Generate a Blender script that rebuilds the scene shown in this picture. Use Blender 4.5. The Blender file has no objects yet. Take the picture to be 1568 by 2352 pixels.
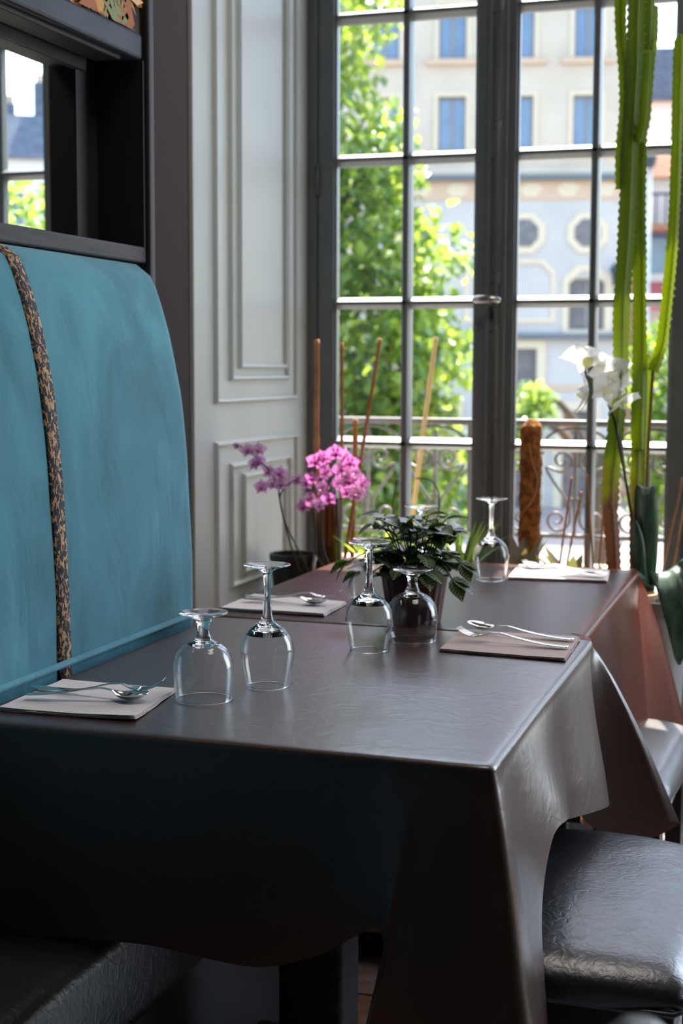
import bpy, bmesh, math, random
from mathutils import Vector, Matrix, noise
R = math.radians
PI = math.pi
scene = bpy.context.scene
COL = scene.collection

# ------------------------------------------------------------------ camera
cam_d = bpy.data.cameras.new('camera')
cam = bpy.data.objects.new('camera', cam_d); COL.objects.link(cam)
cam_d.sensor_fit = 'VERTICAL'; cam_d.sensor_height = 36.0; cam_d.lens = 3400/2352*36
cam_d.clip_start = 0.05; cam_d.clip_end = 500
yaw, pitch, roll = R(18.2), math.atan(336/3400), R(0.2)
fwd = Vector((-math.sin(yaw)*math.cos(pitch), math.cos(yaw)*math.cos(pitch), -math.sin(pitch)))
r0 = Vector((math.cos(yaw), math.sin(yaw), 0)); u0 = r0.cross(fwd)
rt = r0*math.cos(roll)+u0*math.sin(roll); up = rt.cross(fwd)
m = Matrix((rt, up, -fwd)).transposed().to_4x4(); m.translation = Vector((0, 0, 1.24))
cam.matrix_world = m
cam_d.dof.use_dof = True; cam_d.dof.focus_distance = 2.2; cam_d.dof.aperture_fstop = 5.6
scene.camera = cam

# ------------------------------------------------------------------ light
SUN_EL, SUN_AZ = R(62), R(-9)          # azimuth measured from +Y towards +X
wd = bpy.data.worlds.new('sky'); scene.world = wd; wd.use_nodes = True
nt = wd.node_tree; nt.nodes.clear()
sky = nt.nodes.new('ShaderNodeTexSky'); sky.sky_type = 'NISHITA'; sky.sun_disc = False
sky.sun_elevation = SUN_EL; sky.sun_rotation = SUN_AZ; sky.air_density = 1.0; sky.dust_density = 2.5; sky.ozone_density = 1.0
bg = nt.nodes.new('ShaderNodeBackground'); bg.inputs['Strength'].default_value = 0.46
wo = nt.nodes.new('ShaderNodeOutputWorld')
nt.links.new(sky.outputs[0], bg.inputs[0]); nt.links.new(bg.outputs[0], wo.inputs[0])
sun_d = bpy.data.lights.new('sun', 'SUN'); sun_d.energy = 11.0; sun_d.angle = R(0.53); sun_d.color = (1, .93, .83)
sun = bpy.data.objects.new('sun', sun_d); COL.objects.link(sun)
sdir = Vector((math.sin(SUN_AZ)*math.cos(SUN_EL), math.cos(SUN_AZ)*math.cos(SUN_EL), math.sin(SUN_EL)))
sun.rotation_euler = sdir.to_track_quat('Z', 'Y').to_euler(); sun.location = (0, 8, 14)

def area_lamp(loc, rot, sx, sy, power, col=(.80, .90, 1.0)):
    d = bpy.data.lights.new('added_area_lamp', 'AREA'); d.shape = 'RECTANGLE'; d.size = sx; d.size_y = sy
    d.energy = power; d.color = col
    o = bpy.data.objects.new('added_area_lamp', d); COL.objects.link(o); o.location = loc; o.rotation_euler = rot
    return o
# added area lamp for sky light from an unseen window right of frame
area_lamp((1.75, 4.2, 1.70), (R(-90), 0, 0), 2.0, 2.1, 36)
# added dim area lamp above the tables, lifting the pier and napkins
area_lamp((-.2, 2.35, 3.2), (0, 0, 0), .8, .8, 9, (1, .94, .90))

vs = scene.view_settings
scene.display_settings.display_device = 'sRGB'
vs.view_transform = 'Standard'; vs.look = 'None'; vs.gamma = 1; vs.use_curve_mapping = False; vs.exposure = 1.1
cy = scene.cycles
cy.use_denoising = True; cy.max_bounces = 14; cy.transmission_bounces = 12; cy.transparent_max_bounces = 24
cy.glossy_bounces = 6; cy.diffuse_bounces = 5; cy.sample_clamp_indirect = 6; cy.caustics_refractive = True; cy.caustics_reflective = False
cy.blur_glossy = 0.5

# ------------------------------------------------------------------ helpers
def S(h):
    h = h.lstrip('#'); o = []
    for i in (0, 2, 4):
        c = int(h[i:i+2], 16)/255
        o.append(c/12.92 if c <= .04045 else ((c+.055)/1.055)**2.4)
    return tuple(o)

def mat(name, color, rough=.5, metal=0., spec=.5, var=None, vscale=8., bump=0., bscale=60., trans=None, tfac=.4,
        stretch=None, coat=0., distort=0., bdetail=5., bdist=.01, coords='Object', hi=.65, lo=.35):
    m = bpy.data.materials.new(name); m.use_nodes = True
    nt = m.node_tree; b = nt.nodes['Principled BSDF']
    b.inputs['Base Color'].default_value = (*color, 1); b.inputs['Roughness'].default_value = rough
    b.inputs['Metallic'].default_value = metal; b.inputs['Specular IOR Level'].default_value = spec
    if coat: b.inputs['Coat Weight'].default_value = coat; b.inputs['Coat Roughness'].default_value = .27
    tc = nt.nodes.new('ShaderNodeTexCoord'); src = tc.outputs[coords]
    if stretch:
        mp = nt.nodes.new('ShaderNodeMapping'); mp.inputs['Scale'].default_value = stretch
        nt.links.new(src, mp.inputs[0]); src = mp.outputs[0]
    colout = None
    if var is not None:
        n = nt.nodes.new('ShaderNodeTexNoise'); n.inputs['Scale'].default_value = vscale; n.inputs['Detail'].default_value = 4
        n.inputs['Distortion'].default_value = distort
        rp = nt.nodes.new('ShaderNodeValToRGB'); rp.color_ramp.elements[0].position = lo; rp.color_ramp.elements[1].position = hi
        rp.color_ramp.elements[0].color = (*color, 1); rp.color_ramp.elements[1].color = (*var, 1)
        nt.links.new(src, n.inputs['Vector']); nt.links.new(n.outputs['Fac'], rp.inputs[0])
        nt.links.new(rp.outputs[0], b.inputs['Base Color']); colout = rp.outputs[0]
    if bump:
        n2 = nt.nodes.new('ShaderNodeTexNoise'); n2.inputs['Scale'].default_value = bscale; n2.inputs['Detail'].default_value = bdetail
        n2.inputs['Distortion'].default_value = distort
        bp = nt.nodes.new('ShaderNodeBump'); bp.inputs['Strength'].default_value = bump; bp.inputs['Distance'].default_value = bdist
        nt.links.new(src, n2.inputs['Vector']); nt.links.new(n2.outputs['Fac'], bp.inputs['Height'])
        nt.links.new(bp.outputs[0], b.inputs['Normal'])
    if trans is not None:
        t = nt.nodes.new('ShaderNodeBsdfTranslucent'); t.inputs[0].default_value = (*trans, 1)
        mx = nt.nodes.new('ShaderNodeMixShader'); mx.inputs[0].default_value = tfac
        nt.links.new(b.outputs[0], mx.inputs[1]); nt.links.new(t.outputs[0], mx.inputs[2])
        nt.links.new(mx.outputs[0], nt.nodes['Material Output'].inputs[0])
    return m

def glass_mat(name, color=(1, 1, 1), rough=0., ior=1.5):
    m = bpy.data.materials.new(name); m.use_nodes = True; b = m.node_tree.nodes['Principled BSDF']
    b.inputs['Base Color'].default_value = (*color, 1); b.inputs['Roughness'].default_value = rough
    b.inputs['Transmission Weight'].default_value = 1; b.inputs['IOR'].default_value = ior
    return m

def pane_mat(name='window_glass', tint=(.97, .985, .975, 1), f0=.03, f1=.5, p=5.):
    m = bpy.data.materials.new(name); m.use_nodes = True; nt = m.node_tree; nt.nodes.clear()
    o = nt.nodes.new('ShaderNodeOutputMaterial'); t = nt.nodes.new('ShaderNodeBsdfTransparent')
    t.inputs[0].default_value = tint
    g = nt.nodes.new('ShaderNodeBsdfGlossy'); g.inputs['Roughness'].default_value = 0.0
    lw = nt.nodes.new('ShaderNodeLayerWeight'); lw.inputs[0].default_value = .5
    pw = nt.nodes.new('ShaderNodeMath'); pw.operation = 'POWER'; pw.inputs[1].default_value = p
    f = nt.nodes.new('ShaderNodeMath'); f.operation = 'MULTIPLY_ADD'; f.inputs[1].default_value = f1; f.inputs[2].default_value = f0
    nt.links.new(lw.outputs['Facing'], pw.inputs[0]); nt.links.new(pw.outputs[0], f.inputs[0])
    mx = nt.nodes.new('ShaderNodeMixShader')
    nt.links.new(f.outputs[0], mx.inputs[0]); nt.links.new(t.outputs[0], mx.inputs[1]); nt.links.new(g.outputs[0], mx.inputs[2])
    nt.links.new(mx.outputs[0], o.inputs[0]); return m

class MB:
    """collects shapes into one mesh"""
    def __init__(s): s.v = []; s.f = []
    def add(s, v, f):
        n = len(s.v); s.v += [tuple(p) for p in v]; s.f += [tuple(i+n for i in q) for q in f]; return s
    def box(s, x0, x1, y0, y1, z0, z1):
        return s.add([(x, y, z) for x in (x0, x1) for y in (y0, y1) for z in (z0, z1)],
                     [(0, 1, 3, 2), (4, 6, 7, 5), (0, 4, 5, 1), (2, 3, 7, 6), (0, 2, 6, 4), (1, 5, 7, 3)])
    def prism(s, poly, axis, a, b):
        """poly: 2d outline in the two other axes, extruded along axis from a to b"""
        def P(p, t):
            return {'x': (t, p[0], p[1]), 'y': (p[0], t, p[1]), 'z': (p[0], p[1], t)}[axis]
        n = len(poly)
        return s.add([P(p, a) for p in poly]+[P(p, b) for p in poly],
                     [tuple(range(n))[::-1], tuple(range(n, 2*n))]+[(i, (i+1) % n, (i+1) % n+n, i+n) for i in range(n)])
    def tube(s, pts, rad, n=8, closed=False, cap=True, sx=1., flat=None):
        pts = [Vector(p) for p in pts]; k = len(pts)
        if not hasattr(rad, '__len__'): rad = [rad]*k
        V = []; F = []
        t0 = (pts[1]-pts[0]).normalized()
        ref = Vector((0, 1, 0)) if abs(t0.y) < .9 else Vector((1, 0, 0))
        nrm = (ref-t0*ref.dot(t0)).normalized()
        for i, p in enumerate(pts):
            if closed: t = pts[(i+1) % k]-pts[i-1]
            else: t = pts[min(i+1, k-1)]-pts[max(i-1, 0)]
            t.normalize(); nrm = (nrm-t*nrm.dot(t)).normalized(); bn = t.cross(nrm)
            for j in range(n):
                a = 2*PI*j/n
                V.append(p+(nrm*math.cos(a)*sx+bn*math.sin(a))*rad[i])
        for i in range(k if closed else k-1):
            for j in range(n):
                F.append((i*n+j, i*n+(j+1) % n, ((i+1) % k)*n+(j+1) % n, ((i+1) % k)*n+j))
        if cap and not closed:
            F.append(tuple(range(n))[::-1]); F.append(tuple((k-1)*n+j for j in range(n)))
        return s.add(V, F)
    def lathe(s, prof, n=40, c=(0, 0, 0), close=False):
        V = []; F = []
        idx = []
        for r, z in prof:
            if r < 1e-6: idx.append([len(V)]*n); V.append((c[0], c[1], c[2]+z))
            else:
                idx.append([len(V)+j for j in range(n)])
                V += [(c[0]+r*math.cos(2*PI*j/n), c[1]+r*math.sin(2*PI*j/n), c[2]+z) for j in range(n)]
        m = len(prof)
        for i in range(m if close else m-1):
            a, b = idx[i], idx[(i+1) % m]
            for j in range(n):
                q = []
                for w in (a[j], a[(j+1) % n], b[(j+1) % n], b[j]):
                    if w not in q: q.append(w)
                if len(q) > 2: F.append(tuple(q))
        return s.add(V, F)
    def build(s, name, m, parent=None, world=True, smooth=False, bevel=0., seg=2, sub=0, auto=None):
        me = bpy.data.meshes.new(name)
        off = wloc(parent) if (world and parent is not None) else Vector((0, 0, 0))
        me.from_pydata([(v[0]-off.x, v[1]-off.y, v[2]-off.z) for v in s.v], [], s.f)
        bm = bmesh.new(); bm.from_mesh(me); bmesh.ops.recalc_face_normals(bm, faces=bm.faces); bm.to_mesh(me); bm.free()
        if m is not None: me.materials.append(m)
        if smooth: me.polygons.foreach_set('use_smooth', [True]*len(me.polygons))
        o = bpy.data.objects.new(name, me); COL.objects.link(o)
        if parent is not None: o.parent = parent
        if bevel:
            b = o.modifiers.new('bevel', 'BEVEL'); b.width = bevel; b.segments = seg; b.limit_method = 'ANGLE'; b.angle_limit = R(35)
        if sub:
            u = o.modifiers.new('sub', 'SUBSURF'); u.levels = sub; u.render_levels = sub
        if auto is not None and smooth:
            try: me.set_sharp_from_angle(angle=R(auto))
            except Exception: pass
        return o

def wloc(o):
    v = Vector((0, 0, 0))
    while o is not None: v += o.location; o = o.parent
    return v

def tag(o, label=None, cat=None, group=None, kind=None):
    if label: o['label'] = label
    if cat: o['category'] = cat
    if group: o['group'] = group
    if kind: o['kind'] = kind
    return o

def thing(name, label, cat, loc=(0, 0, 0), rz=0, group=None, kind=None, parent=None):
    o = bpy.data.objects.new(name, None); COL.objects.link(o); o.location = loc; o.rotation_euler = (0, 0, rz)
    o.empty_display_size = .05
    if parent is not None: o.parent = parent
    return tag(o, label, cat, group, kind)

def share(name, me, parent, loc=(0, 0, 0), rot=(0, 0, 0), sc=(1, 1, 1)):
    o = bpy.data.objects.new(name, me); COL.objects.link(o); o.parent = parent
    o.location = loc; o.rotation_euler = rot; o.scale = sc; return o

def dup(root, loc, rz, label=None):
    r = root.copy(); COL.objects.link(r); r.location = loc; r.rotation_euler = (0, 0, rz)
    if label: r['label'] = label
    for ch in list(root.children):
        c = ch.copy(); COL.objects.link(c); c.parent = r
        for g in ch.children:
            d = g.copy(); COL.objects.link(d); d.parent = c
    return r

def lerp(a, b, t): return a+(b-a)*t
def cr(keys, x):
    """smooth interpolation through (x, v...) keys (monotone x), v a tuple"""
    n = len(keys)
    if x <= keys[0][0]: return keys[0][1]
    if x >= keys[-1][0]: return keys[-1][1]
    for i in range(n-1):
        if keys[i][0] <= x <= keys[i+1][0]: break
    a, b = keys[i], keys[i+1]; t = (x-a[0])/(b[0]-a[0])
    p0 = keys[i-1][1] if i > 0 else a[1]; p3 = keys[i+2][1] if i+2 < n else b[1]
    o = []
    for k in range(len(a[1])):
        c0, c1, c2, c3 = p0[k], a[1][k], b[1][k], p3[k]
        m1 = (c2-c0)/2; m2 = (c3-c1)/2
        o.append((2*t**3-3*t**2+1)*c1+(t**3-2*t**2+t)*m1+(-2*t**3+3*t**2)*c2+(t**3-t**2)*m2)
    return tuple(o)

def spline(pts, n=24):
    keys = [(i, tuple(p)) for i, p in enumerate(pts)]
    return [cr(keys, i*(len(pts)-1)/(n-1)) for i in range(n)]

# ------------------------------------------------------------------ materials
M_paint_white = mat('panel_paint', S('#bfc3bd'), .45, bump=.05, bscale=300)
M_paint_dark = mat('dark_paint', S('#a29da4'), .55, bump=.08, bscale=120)
M_frame = mat('window_paint', S('#5d6266'), .38, bump=.04, bscale=200, var=S('#666b6c'), vscale=6)
M_pane = pane_mat()
M_thin = pane_mat('thin_glass', (.985, .99, .99, 1), .035, .75, 3.5)
M_metal = mat('brushed_steel', (.62, .62, .60), .22, 1.)
M_post = mat('post_paint', S('#2a2524'), .6)
M_dark_wood = mat('dark_wood', S('#2d292a'), .55, spec=.2, var=S('#423d3e'), vscale=5, stretch=(9, .8, 9), bump=.08, bscale=60)
M_beam = mat('beam_paint', S('#343b46'), .5, spec=.2, var=S('#292b30'), vscale=7, stretch=(6, 1, 6), bump=.06, bscale=50)
M_black = mat('black_wood', (.012, .012, .012), .6)
M_mirror = mat('mirror_silver', (.93, .95, .94), .0, 1.)
M_suede = mat('teal_suede', S('#33707f'), .85, var=S('#4f96a5'), vscale=4.2, distort=1.3, bump=.22, bscale=5, bdetail=7, bdist=.02, spec=.25, lo=.3, hi=.75, stretch=(1.3, 1.3, .8))
M_suede.node_tree.nodes['Principled BSDF'].inputs['Sheen Weight'].default_value = .25
M_floor = mat('floor_tile', S('#8d9090'), .3, var=S('#6f7377'), vscale=26, lo=.45, hi=.6)
M_grout = mat('grout', S('#55504b'), .8)
M_ceiling = mat('ceiling_plaster', S('#8a857c'), .8, bump=.05)
M_wall_in = mat('room_plaster', S('#4b4440'), .7, bump=.06)
M_vinyl = mat('brown_vinyl', (.056, .025, .019), .34, bump=.24, bscale=26, distort=1.4, bdetail=9, bdist=.004, spec=.75, trans=(.5, .12, .03), tfac=.03, coat=.28)
M_vinyl2 = mat('glowing_brown_vinyl', (.056, .025, .019), .34, bump=.24, bscale=26, distort=1.4, bdetail=9, bdist=.004, spec=.75, trans=(1.0, .36, .07), tfac=.48, coat=.35)  # same cloth; the sun's orange glow put into a stronger, warmer translucency
M_vinyl_black = mat('black_leather', (.022, .021, .026), .34, bump=.3, bscale=60, distort=1.5, bdetail=9, bdist=.004, spec=1.0)
M_glass = glass_mat('drinking_glass', (.985, .995, .995))
M_napkin = mat('paper_napkin', S('#ecdfdb'), .9, bump=.15, bscale=350, trans=S('#c8b9b6'), tfac=.1)
M_napkin2 = mat('taupe_napkin', S('#b8a39b'), .9, bump=.15, bscale=350)
M_cutlery = mat('cutlery_steel', (.72, .71, .69), .12, 1.)
M_stone = mat('pale_stone', S('#d5cfc2'), .8, var=S('#bdb6a8'), vscale=12, bump=.1)
M_iron = mat('wrought_iron', S('#4e4a48'), .45, bump=.08, bscale=150)

def leopard():
    m = bpy.data.materials.new('leopard_fabric'); m.use_nodes = True; nt = m.node_tree; b = nt.nodes['Principled BSDF']
    b.inputs['Roughness'].default_value = .8
    tc = nt.nodes.new('ShaderNodeTexCoord'); mp = nt.nodes.new('ShaderNodeMapping'); mp.inputs['Scale'].default_value = (1, 1.25, .8)
    n = nt.nodes.new('ShaderNodeTexNoise'); n.inputs['Scale'].default_value = 120
    ad = nt.nodes.new('ShaderNodeMixRGB'); ad.inputs[0].default_value = .018
    v = nt.nodes.new('ShaderNodeTexVoronoi'); v.inputs['Scale'].default_value = 125
    r = nt.nodes.new('ShaderNodeValToRGB'); e = r.color_ramp.elements; r.color_ramp.interpolation = 'LINEAR'
    e[0].position = .0; e[0].color = (*S('#6e4a2a'), 1); e[1].position = .95; e[1].color = (*S('#b08a62'), 1)
    for p, c in ((.10, '#6a4626'), (.16, '#0f0e16'), (.56, '#0f0e16'), (.66, '#b08a62')):
        q = e.new(p); q.color = (*S(c), 1)
    nt.links.new(tc.outputs['Object'], mp.inputs[0]); nt.links.new(mp.outputs[0], n.inputs['Vector'])
    nt.links.new(mp.outputs[0], ad.inputs[1]); nt.links.new(n.outputs['Color'], ad.inputs[2])
    nt.links.new(ad.outputs[0], v.inputs['Vector']); nt.links.new(v.outputs['Distance'], r.inputs[0])
    nt.links.new(r.outputs[0], b.inputs['Base Color']); return m
M_leopard = leopard()

# ------------------------------------------------------------------ room shell
def struct(name, mb, m, **k): return tag(mb.build(name, m, **k), kind='structure')

floor = struct('floor', MB().box(-2.4, 3.7, -2.2, 4.5, -.12, -.012), M_grout)
tile = None
for i in range(6):
    for j in range(9):
        x, y = -1.75+i*.40, .9+j*.40
        if tile is None:
            tile = MB().box(-.1975, .1975, -.1975, .1975, -.01, 0).build('floor_tile', M_floor, floor, world=False, bevel=.0015); tile.location = (x, y, 0)
        else:
            t = tile.copy(); COL.objects.link(t); t.location = (x, y, 0)
struct('ceiling', MB().box(-2.4, 3.8, -2.2, 4.5, 3.3, 3.4), M_ceiling)
struct('wall_back', MB().box(-2.4, 3.8, -2.3, -2.2, -.1, 3.4), M_wall_in)
struct('wall_left', MB().box(-2.4, -1.43, -2.2, 2.665, -.1, 3.35).box(-2.4, -1.75, 2.665, 3.43, -.1, 3.35), M_wall_in)
# pier between the banquette wall and the window recess (dark face, white panelled reveal)
struct('wall_pier', MB().box(-2.4, -1.530, 3.43, 4.4, -.1, 3.35), M_paint_dark)
rev = struct('wall_reveal', MB().box(-1.530, -1.517, 3.427, 4.27, .0, 3.3), M_paint_white, bevel=.003)
struct('wall_front', MB().box(-2.4, 3.8, 4.27, 4.42, -.1, .50).box(-2.4, 3.8, 4.27, 4.42, 2.80, 3.4)
       .box(.55, .75, 4.27, 4.42, .5, 2.8).box(2.75, 3.8, 4.27, 4.42, .5, 2.8).box(-2.4, -1.517, 4.27, 4.42, .5, 2.8), M_paint_dark)
# right wall with its wide window opening (out of frame)
struct('wall_right', MB().box(3.7, 3.8, -2.2, 4.4, -.1, .6).box(3.7, 3.8, -2.2, 4.4, 2.85, 3.4)
       .box(3.7, 3.8, -2.2, 4.4, .6, 2.85), M_wall_in)

def moulding(y0, y1, z0, z1, w=.016, d=.011):
    """mitred frame of half-round bead on the reveal, four sides"""
    X = -1.517
    def side(pa, pb, inward):
        A, B = Vector((0, *pa)), Vector((0, *pb)); t = (B-A).normalized(); n = Vector((0, *inward))
        prof = [(0, 0), (.25, .75), (.5, 1.0), (.8, .8), (1, 0)]
        V = []
        for P, s in ((A, 1), (B, -1)):
            for u, h in prof: V.append(Vector((X+h*d-.0005*(h == 0), 0, 0))+P+n*u*w+t*s*u*w)
        k = len(prof)
        F = [(i, i+1, i+1+k, i+k) for i in range(k-1)]+[(k-1, 0, k, 2*k-1), tuple(range(k)), tuple(range(k, 2*k))]
        MB().add(V, F).build('moulding', M_paint_white, rev, smooth=True, auto=40)
    side((y0, z0), (y1, z0), (0, 1)); side((y0, z1), (y1, z1), (0, -1))
    side((y0, z0), (y0, z1), (1, 0)); side((y1, z0), (y1, z1), (-1, 0))
for a in ((3.550, 4.172, 1.138, 3.10), (3.652, 4.100, 1.197, 3.02), (3.716, 4.085, 1.229, 2.98),
          (3.550, 4.177, .56, 1.042), (3.652, 4.120, .640, .980), (3.740, 4.085, .668, .948)):
    moulding(*a)
struct('baseboard_left', MB().box(-1.517, -1.503, 3.43, 4.27, 0, .11), M_paint_white, bevel=.003)

# plant shelf in the window recess
shelf = tag(MB().box(-1.50, -.46, 3.68, 4.255, .52, .55).build('plant_shelf', M_dark_wood, bevel=.004),
            'dark wooden plant shelf in the window recess, behind the far table', 'shelf')
for x in (-1.44, -.52):
    for y in (3.74, 4.2): MB().box(x-.02, x+.02, y-.02, y+.02, 0, .52).build('leg', M_dark_wood, shelf)

# ------------------------------------------------------------------ windows
ZM = [.600, 1.008, 1.428, 1.853, 2.270, 2.690]
def hbar(mb, x0, x1, z, w=.017, yf=4.283, yb=4.335):
    mb.prism([(yb, z-w), (yb, z+w), (4.312, z+w), (yf+.006, z+.007), (yf, z+.004), (yf, z-.006), (yf+.006, z-.009), (4.312, z-w)], 'x', x0, x1)
def vbar(mb, x, z0, z1, w=.0125, yf=4.283, yb=4.335):
    mb.prism([(x-w, yb), (x+w, yb), (x+w, 4.312), (x+.0095, yf+.004), (x+.006, yf), (x-.006, yf), (x-.0095, yf+.004), (x-w, 4.312)], 'z', z0, z1)

def sash(win, x0, x1, sl, sr, mid, name='sash'):
    """x0..x1 outer, sl/sr stile widths, mid = muntin x (or list)"""
    s = thing(name, None, None, parent=win)
    a, b = x0+sl, x1-sr
    for xa, xb in ((x0, a), (b, x1)):
        MB().box(xa+.0008, xb-.0008, 4.280, 4.338, .505, 2.775).build('stile', M_frame, s, bevel=.004)
    MB().box(a, b, 4.281, 4.337, .505, .600).build('rail', M_frame, s, bevel=.004)
    MB().box(a, b, 4.281, 4.337, 2.69, 2.775).build('rail', M_frame, s, bevel=.004)
    for z in ZM[1:-1]:
        m_ = MB(); hbar(m_, a, b, z); m_.build('muntin', M_frame, s)
    for x in mid:
        m_ = MB(); vbar(m_, x, .6, 2.69); m_.build('muntin', M_frame, s)
    xs = [a]+list(mid)+[b]
    for i in range(len(xs)-1):
        for j in range(len(ZM)-1):
            MB().box(xs[i]+.002, xs[i+1]-.002, 4.318, 4.321, ZM[j]+.002, ZM[j+1]-.002).build('pane', M_pane, s)
    # stepped glazing bead next to the stiles
    for xa, xb in ((a-.004, a+.006), (b-.006, b+.004)):
        MB().box(xa, xb, 4.288, 4.31, .6, 2.69).build('bead', M_frame, s, bevel=.003)
    return s

w1 = tag(thing('window_1', None, None, (0, 0, 0)), kind='structure')
MB().box(-1.517, -1.487, 4.275, 4.40, .5, 2.80).box(-.385, -.378, 4.275, 4.40, .5, 2.80).box(-1.487, -.385, 4.275, 4.40, 2.775, 2.80).build('frame', M_frame, w1, bevel=.003)
L_ = sash(w1, -1.487, -.944, .053, .056, [-1.214])
R_ = sash(w1, -.942, -.385, .060, .049, [-.657])
# cover strip (astragal) with raised outlines and the cremone bolt rod on the meeting stiles
MB().box(-.966, -.905, 4.266, 4.281, .52, 2.77).build('cover_strip', M_frame, w1, bevel=.004)
MB().box(-.958, -.950, 4.258, 4.267, .52, 2.77).build('cover_strip', M_frame, w1, bevel=.003)
rod = MB().tube([(-.930, 4.262, .54), (-.930, 4.262, 2.76)], .0075, 10).build('bolt_rod', M_frame, w1, smooth=True)
def capsule(x, z0, z1, r, y=4.262, t=.0022):
    pts = [(x+r*math.cos(a), y, z1+r*math.sin(a)) for a in [PI*i/8 for i in range(9)]]
    pts += [(x+r*math.cos(a), y, z0+r*math.sin(a)) for a in [PI+PI*i/8 for i in range(9)]]
    MB().tube(pts, t, 6, closed=True).build('raised_outline', M_frame, w1, smooth=True)
capsule(-.934, 1.36, 1.47, .017, 4.262); capsule(-.934, .66, 1.03, .013, 4.262)
capsule(-.930, 1.52, 1.84, .008, 4.256); capsule(-.934, 1.85, 1.91, .016); capsule(-.930, 1.95, 2.24, .008, 4.256); capsule(-.934, 2.26, 2.33, .016)
MB().lathe([(0, 0), (.018, 0), (.019, .004), (.013, .008), (0, .009)], 20).build('handle_rose', M_frame, w1, world=False, smooth=True).matrix_local = Matrix.Translation((-.940, 4.262, 1.43)) @ Matrix.Rotation(R(90), 4, 'X')
hd = MB().tube([(-.940, 4.262, 1.43), (-.940, 4.225, 1.43)], .006, 10)
hv = spline([(-.992, 4.218, 1.431), (-.975, 4.212, 1.432), (-.940, 4.209, 1.432), (-.918, 4.214, 1.430), (-.909, 4.220, 1.428)], 13)
hd.tube(hv, [.004, .0075, .010, .011, .0115, .0115, .011, .0105, .010, .009, .008, .006, .003], 12, sx=.6)
hd.build('handle', M_metal, w1, smooth=True)
MB().box(-.9445, -.9385, 4.259, 4.264, 1.378, 1.402).build('keyhole', M_black, w1, bevel=.002)
for z in (.80, 1.75): MB().tube([(-1.484, 4.271, z), (-1.484, 4.271, z+.09)], .006, 10).build('hinge', M_frame, w1, smooth=True)

w2 = tag(thing('window_2', None, None, (0, 0, 0)), kind='structure')
sash(w2, -.376, -.07, .045, .10, []); sash(w2, -.068, .1, .045, .03, []); sash(w2, .102, .55, .05, .05, [.325])

# ------------------------------------------------------------------ mirror and framing above the banquette
mir = thing('mirror', 'long wall mirror sunk in a dark wooden frame above the teal banquette', 'mirror', (-1.36, 1.2, 1.45))
MB().box(-1.38, -1.372, -.6, 2.60, 1.445, 1.838).build('mirror_glass', M_mirror, mir)
MB().box(-1.43, -1.270, -.6, 2.645, 1.436, 1.467).build('bottom_rail', M_dark_wood, mir, bevel=.004)
MB().box(-1.43, -1.270, -.6, 2.637, 1.820, 1.868).build('top_beam', M_beam, mir, bevel=.006)
MB().box(-1.345, -1.290, -.6, 2.585, 1.812, 1.8215).build('soffit_step', M_dark_wood, mir, bevel=.003)
MB().box(-1.38, -1.362, -.6, 2.585, 1.795, 1.822).build('soffit_step', M_dark_wood, mir, bevel=.003)
MB().box(-1.43, -1.370, 2.555, 2.6435, 1.460, 1.825).build('reflection_cover', M_black, mir)  # added dark strip, hides a bright sliver of window in the mirror
MB().box(-1.43, -1.272, 2.640, 2.648, 1.467, 1.820).build('cheek', M_black, mir)
MB().box(-1.43, -1.262, 2.648, 2.672, 1.30, 3.29).build('side_post', M_post, mir, bevel=.005)

wp = thing('wallpaper_panel', 'wallpaper panel with golden palm leaves above the mirror beam', 'wall art', (-1.30, 1.2, 2.0))
M_wp = mat('wallpaper_ground', S('#1a1513'), .7, var=S('#3b2c1c'), vscale=14)
MB().box(-1.43, -1.279, -.6, 2.646, 1.868, 3.0).build('panel', M_wp, wp)
leafcols = [mat('gold_print', S('#c08a3c'), .7), mat('tan_print', S('#d9b487'), .7), mat('olive_print', S('#7d8357'), .7), mat('rust_print', S('#9c5a2c'), .7)]
random.seed(5)
for k in range(44):
    y = 1.2+1.45*random.random(); z = 1.88+.5*random.random() if k > 9 else 1.89+.08*random.random()
    if k < 10 or k > 17: y = 2.20+.46*random.random(); z = 1.86+.12*random.random()
    mbf = MB(); base = random.uniform(-3.1, 3.1)
    for q in range(7):
        a = base+(q-3)*.30; L = .085*random.uniform(.8, 1.2); X = -1.2788+.0002*k+.0001*q
        d = (math.sin(a), math.cos(a)); nn = (d[1], -d[0])
        y1, z1 = y+d[0]*L, z+d[1]*L
        w = .0075
        pts = [(y, z), (y+d[0]*L*.35+nn[0]*w, z+d[1]*L*.35+nn[1]*w), (y1, z1), (y+d[0]*L*.35-nn[0]*w, z+d[1]*L*.35-nn[1]*w)]
        pts = [(min(p[0], 2.645), max(p[1], 1.869)) for p in pts]
        mbf.add([(X, p[0], p[1]) for p in pts], [(0, 1, 2, 3)])
    mbf.build('leaf_print', leafcols[k % 4], wp)

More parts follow.
